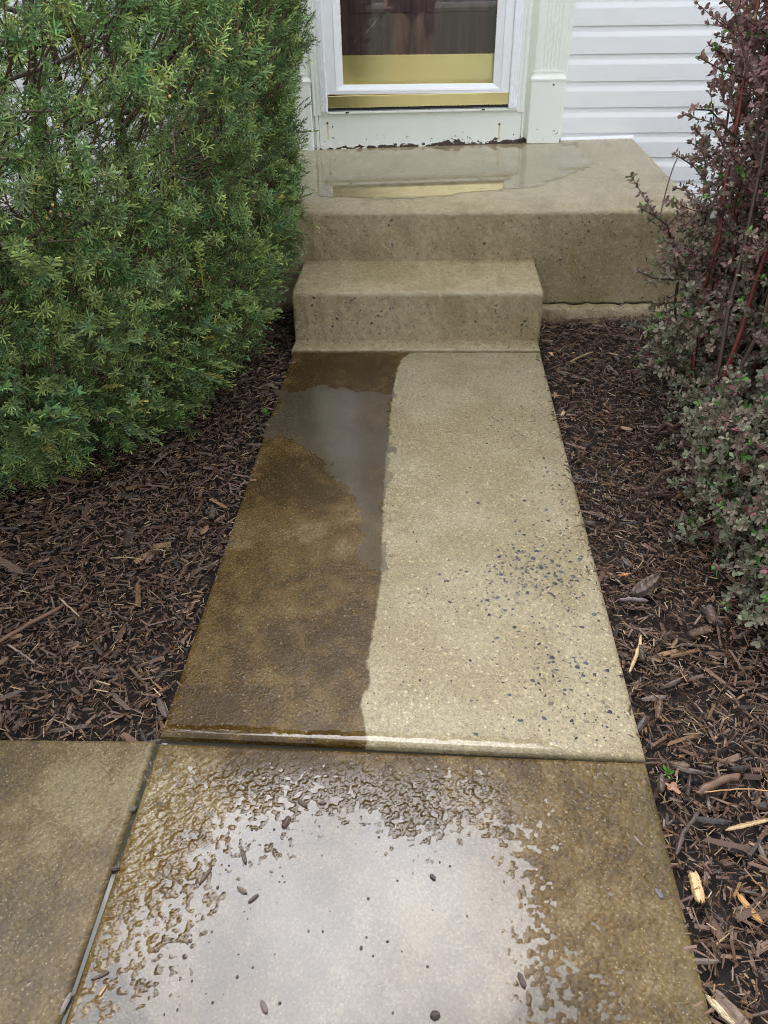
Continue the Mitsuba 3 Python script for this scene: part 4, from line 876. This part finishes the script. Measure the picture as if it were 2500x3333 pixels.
put('stalk', 'flat straw stalk reaching in from the right edge', 'stalk', chunk((pix(2440, 2671)[0], pix(2440, 2671)[1]), .085, .008, .003, .28, (.40, .28, .14), 16, .006))
put('stick', 'dark brown stick slanting away from the right edge of the path', 'stick', stick(pix(2205, 2769), pix(2277, 2625), .0042, (.055, .038, .030), .003), smooth=True)
put('wood_chip', 'large tan wood chip standing beside the right edge of the path', 'wood chip', chunk(pix(2277, 2868), .050, .019, .010, 1.55, (.42, .27, .13), 17))
put('wood_chip', 'long orange wood sliver to the right of the large tan chip', 'wood chip', chunk(pix(2446, 2938), .050, .010, .005, -1.1, (.46, .24, .08), 18))
put('wood_chip', 'cream wood splinter near the lower right corner', 'wood chip', chunk(pix(2353, 3268), .050, .011, .005, -.9, (.46, .36, .22), 19))
put('bark_chunk', 'brown and cream bark chunk in the lower right corner', 'bark', chunk(pix(2405, 3290), .075, .020, .010, -1.0, (.15, .10, .07), 20))
def weed(c, seed, size=.016):
    g = np.random.default_rng(seed); vs, fs, cs = [], [], []
    for i in range(11):
        a = g.uniform(0, 2 * PI); e = g.uniform(.2, 1.2); L = size * g.uniform(.6, 1.2); d = np.array([math.cos(a) * math.cos(e), math.sin(a) * math.cos(e), math.sin(e)]); w = np.array([-math.sin(a), math.cos(a), 0]) * L * .16
        b = np.array([c[0], c[1], ground(*c)]); o = 4 * i
        vs += [b, b + d * L * .55 + w + [0, 0, L * .1], b + d * L, b + d * L * .55 - w + [0, 0, L * .1]]; fs += [[o, o + 1, o + 2], [o, o + 2, o + 3]]; cs += [np.array([.10, .22, .04]) * g.uniform(.7, 1.3)] * 4
    return np.array(vs), np.array(fs), np.array(cs)
put('weed_seedling', 'bright green weed seedling in mulch just right of the path joint', 'weed', weed(pix(2179, 2500), 1, .019), 'leaf_mat')
put('weed_seedling', 'small green weed tuft against the left edge of the upper path', 'weed', weed(pix(868, 1342), 2, .022), 'leaf_mat')
# bits of bark washed on to the path
for (x, y), L, W, ang, col, lab in (
    ((931, 2672), .022, .011, 1.2, DARKW, 'largest dark bark bit beyond the puddle, shaped like an oval'),
    ((985, 2610), .021, .009, -.6, (.08, .06, .05), 'brown bark bit behind and right of the oval one'),
    ((1048, 2610), .013, .007, .1, DARKW, 'small dark bark bit rightmost of the three beyond the puddle'),
    ((792, 2782), .028, .007, -1.15, DARKW, 'long dark bark bit at the back left rim of the puddle'),
    ((668, 2845), .030, .006, 1.15, (.09, .06, .045), 'thin brown bark splinter left of the puddle rim'),
    ((787, 2894), .018, .007, -.5, (.12, .085, .06), 'brown bark bit inside the left part of the puddle'),
    ((823, 2921), .018, .006, .8, DARKW, 'dark bark bit touching the brown one in the puddle'),
    ((858, 3274), .019, .008, -1.0, (.10, .075, .06), 'hollow looking bark bit at the front of the puddle'),
    ((1417, 3301), .013, .012, .2, (.045, .032, .026), 'round dark bark bit at the bottom of the puddle'),
    ((1409, 2851), .010, .007, -.8, (.045, .032, .026), 'small dark bark bit in the middle of the back half of the puddle'),
    ((1700, 3187), .020, .008, -1.2, DARKW, 'dark bark bit on the right rim of the puddle'),
    ((2079, 2732), .022, .004, -1.05, (.16, .13, .11), 'thin pale splinter near the right edge of the lower path'),
    ((2147, 2905), .017, .008, -1.1, (.11, .10, .11), 'shiny grey bark bit close to the right edge of the lower path'),
    ((102, 3165), .040, .008, 1.35, (.11, .08, .065), 'long brown splinter on the left slab'),
    ((325, 3172), .024, .005, .5, (.075, .052, .042), 'dark splinter right of the long seam'),
    ((331, 3222), .014, .004, 1.2, (.34, .20, .09), 'orange wood splinter right of the long seam'),
    ((208, 3268), .034, .008, 1.35, (.19, .16, .14), 'grey wood splinter stuck in the long seam'),
    ((428, 2630), .016, .012, .4, (.07, .055, .045), 'dark clump of bark lodged in the long seam'),
    ((368, 2824), .018, .007, .1, (.07, .05, .04), 'bark bit lying across the long seam')):
    put('bark_bit', lab, 'bark', chunk(pix(x, y), L, W, W * .42, ang, col, x + y, .002))
gq = np.column_stack([lr.uniform(-.40, .17, 150), lr.uniform(.42, .80, 150)]); gk = lr.random(150) < np.clip(.25 + .9 * (-gq[:, 0] / .4), .15, 1); gq = gq[gk]
gs = []
for x, y in gq:
    r = lr.uniform(.0010, .0026); gs.append((np.array(ico.vertices) * [r, r * lr.uniform(.6, 1.5), r * .9] + [x, y, -.0052], np.array(ico.faces)))
v, f = cat(gs); part(PATH1, 'grit', (v, f), 'chip_mat', smooth=True, color=np.repeat(np.array([.040, .030, .022]) * lr.uniform(.7, 1.6, (len(gs), 1)), len(ico.vertices), 0), stuff=True)

# ------------------------------------------------------------------ the person behind the camera, mirrored in the storm door
def skin(bones, refine=.02, it=6):
    M = m3.Manifold()
    def ball(p, r): return m3.Manifold.sphere(r, 20).translate([float(c) for c in p])
    hull = [m3.Manifold.batch_hull([ball(bn[i], bn[i + 1]) for i in range(0, len(bn), 2)]) for bn in bones]
    M = m3.Manifold.batch_boolean(hull, m3.OpType.Add).refine_to_length(refine); mm = M.to_mesh()
    t = trimesh.Trimesh(np.array(mm.vert_properties[:, :3]), np.array(mm.tri_verts)); trimesh.smoothing.filter_taubin(t, iterations=it)
    return np.array(t.vertices), np.array(t.faces)
PX, PY = -.20, -.30
PER = thing('person', 'standing person in dark jacket and khaki trousers mirrored in the storm door', 'person')
J = lambda x, y, z: np.array([PX + x, PY + y, z])
hipL, hipR, kneeL, kneeR, ankL, ankR = J(-.09, 0, .90), J(.09, 0, .90), J(-.095, .03, .49), J(.095, .03, .49), J(-.125, -.03, .085), J(.12, -.03, .085)
shL, shR, elL, elR, wrL, wrR = J(-.19, 0, 1.42), J(.19, 0, 1.42), J(-.240, -.02, 1.08), J(.27, .08, 1.14), J(-.240, .06, .800), J(.215, .225, 1.17)
neck, head = J(0, .01, 1.50), J(0, .035, 1.62)
arm_leg = [(hipL, .085, kneeL, .058), (kneeL, .058, ankL, .040), (hipR, .085, kneeR, .058), (kneeR, .058, ankR, .040), (hipL, .10, hipR, .10), (J(0, 0, .95), .125, J(0, 0, 1.15), .115), (J(0, 0, 1.15), .115, J(0, 0, 1.36), .12), (shL, .06, shR, .06),
           (J(0, 0, 1.30), .13, J(-.12, 0, 1.40), .07), (J(0, 0, 1.30), .13, J(.12, 0, 1.40), .07), (shL, .055, elL, .043), (elL, .043, wrL, .028), (shR, .055, elR, .043), (elR, .043, wrR, .028), (J(0, 0, 1.42), .065, neck, .055), (neck, .052, head - [0, .01, .05], .06),
           (head, .085, head + [0, .005, .055], .092), (head + [0, .03, -.06], .055, head + [0, .035, -.085], .042), (head + [0, .085, -.005], .012, head + [0, .108, -.035], .014), (head + [-.085, -.005, -.01], .018, head + [-.086, -.01, .02], .02), (head + [.085, -.005, -.01], .018, head + [.086, -.01, .02], .02)]
foot = [(ankL, .042, ankL + [0, .06, -.045], .036), (ankL + [0, .06, -.045], .036, ankL + [0, .15, -.055], .028), (ankR, .042, ankR + [0, .06, -.045], .036), (ankR + [0, .06, -.045], .036, ankR + [0, .15, -.055], .028)]
def hand(w, fwd, side, curl):
    """palm, four fingers closed on the thing held, and a thumb"""
    fwd, side = unit(np.array(fwd, float)), unit(np.array(side, float)); nrm = np.cross(fwd, side); bs = []
    k = [w + fwd * .085 + side * s for s in (-.033, -.011, .011, .031)]
    for q in k: bs.append((w, .026, q, .0125))
    for q, ln in zip(k, (.036, .042, .040, .030)):
        a = q + fwd * ln * .55 + nrm * ln * .65 * curl; b = a - fwd * ln * .25 + nrm * ln * .62 * curl; c = b - fwd * ln * .45 + nrm * .002
        bs += [(q, .0115, a, .0100), (a, .0100, b, .0090), (b, .0090, c, .0080)]
    t0 = w + fwd * .025 - side * .034; t1 = t0 + fwd * .035 - side * .018 + nrm * .020; t2 = t1 + fwd * .022 + side * .006 + nrm * .020
    return bs + [(w, .022, t0, .016), (t0, .0145, t1, .0115), (t1, .0115, t2, .0095)]
bonesH = hand(wrL, [-.02, .25, -1], [-.25, 1, .2], 1.0) + hand(wrR, [-.75, .35, .25], [0, .2, 1], 1.0)
v, f = skin(arm_leg + foot + bonesH, .016, 5); part(PER, 'body', (v, f), 'skin_mat', smooth=True)
tr = [(hipL, .112, kneeL, .088), (kneeL, .088, ankL + [0, 0, .02], .078), (hipR, .112, kneeR, .088), (kneeR, .088, ankR + [0, 0, .02], .078), (hipL, .125, hipR, .125)]
v, f = skin(tr, .02, 8); v = v + .010 * (meshkit.fbm(v * 11, octaves=3, seed=3) - .5)[:, None] * unit(v - np.array([PX, PY, 0]) * [1, 1, 0] - np.column_stack([0 * v[:, 2], 0 * v[:, 2], v[:, 2]])); part(PER, 'trousers', (v, f), 'khaki_mat', smooth=True)
ja = [(J(-.09, 0, .76), .140, J(.09, 0, .76), .140, J(-.08, 0, 1.0), .140, J(.08, 0, 1.0), .140, J(0, .02, .90), .15, J(0, .015, .76), .15), (J(-.08, 0, 1.0), .140, J(.08, 0, 1.0), .140, J(0, .02, 1.05), .15, J(-.10, 0, 1.33), .13, J(.10, 0, 1.33), .13, J(0, .015, 1.30), .145), (J(0, 0, 1.30), .14, J(0, 0, 1.45), .085),
      (shL, .082, shR, .082), (shL, .08, elL, .066), (elL, .066, wrL + [0, -.015, .035], .050), (shR, .08, elR, .066), (elR, .066, wrR + [.02, -.05, 0], .050), (J(0, 0, 1.44), .085, J(0, 0, 1.49), .078), (J(.16, .10, .80), .05, J(.17, .12, .52), .045)]
v, f = skin(ja, .02, 8); cut = v[f].mean(1)[:, 2] > .50; part(PER, 'jacket', (v, f[cut]), 'jacket_mat', smooth=True)
hm = [(head + [0, -.03, .045], .090, head + [0, -.012, .072], .088), (head + [0, -.045, -.03], .068, head + [0, -.03, .05], .088)]
for s in (-1, 1):
    e = trimesh.creation.icosphere(subdivisions=2, radius=.0115); e.apply_translation(head + [s * .031, .078, .012]); part(PER, 'eye', (np.array(e.vertices), np.array(e.faces)), 'vinyl_mat', smooth=True)
    e = trimesh.creation.icosphere(subdivisions=2, radius=.006); e.apply_translation(head + [s * .031, .0865, .012]); part(PER, 'iris', (np.array(e.vertices), np.array(e.faces)), 'hole_mat', smooth=True)
v, f = skin([(head + [-.022, .082, -.052], .0055, head + [0, .086, -.050], .007), (head + [0, .086, -.050], .007, head + [.022, .082, -.052], .0055)], .006, 2); part(PER, 'lips', (v, f), 'lip_mat', smooth=True)
v, f = skin(hm, .02, 4); part(PER, 'hair', (v, f), 'hair_mat', smooth=True)
for s, ank in ((-1, ankL), (1, ankR)):
    v, f = skin([(ank + [0, -.01, -.03], .050, ank + [0, .07, -.047], .046), (ank + [0, .07, -.047], .046, ank + [0, .16, -.056], .036)], .02, 4); v[:, 2] = np.maximum(v[:, 2], -.004); part(PER, 'shoe', (v, f), 'dark_leather_mat', smooth=True)
# spray wand of a pressure washer in the left hand, telephone in the right
gp = wrL + np.array([-.01, .045, -.10])
wa = thing('spray_wand', 'steel spray wand held in the hand mirrored in the storm door', 'spray wand')
dirw = unit(np.array([-.42, .30, -.40]))
part(wa, 'lance', tube(np.array([gp - dirw * .45, gp, gp + dirw * .38]), [.007, .007, .006], 8), 'steel_mat', smooth=True)
part(wa, 'grip', tube(np.array([gp - dirw * .06, gp + dirw * .09]), [.014, .014], 10), 'black_mat', smooth=True)
part(wa, 'nozzle', tube(np.array([gp + dirw * .375, gp + dirw * .41]), [.010, .008], 8), 'black_mat', smooth=True)
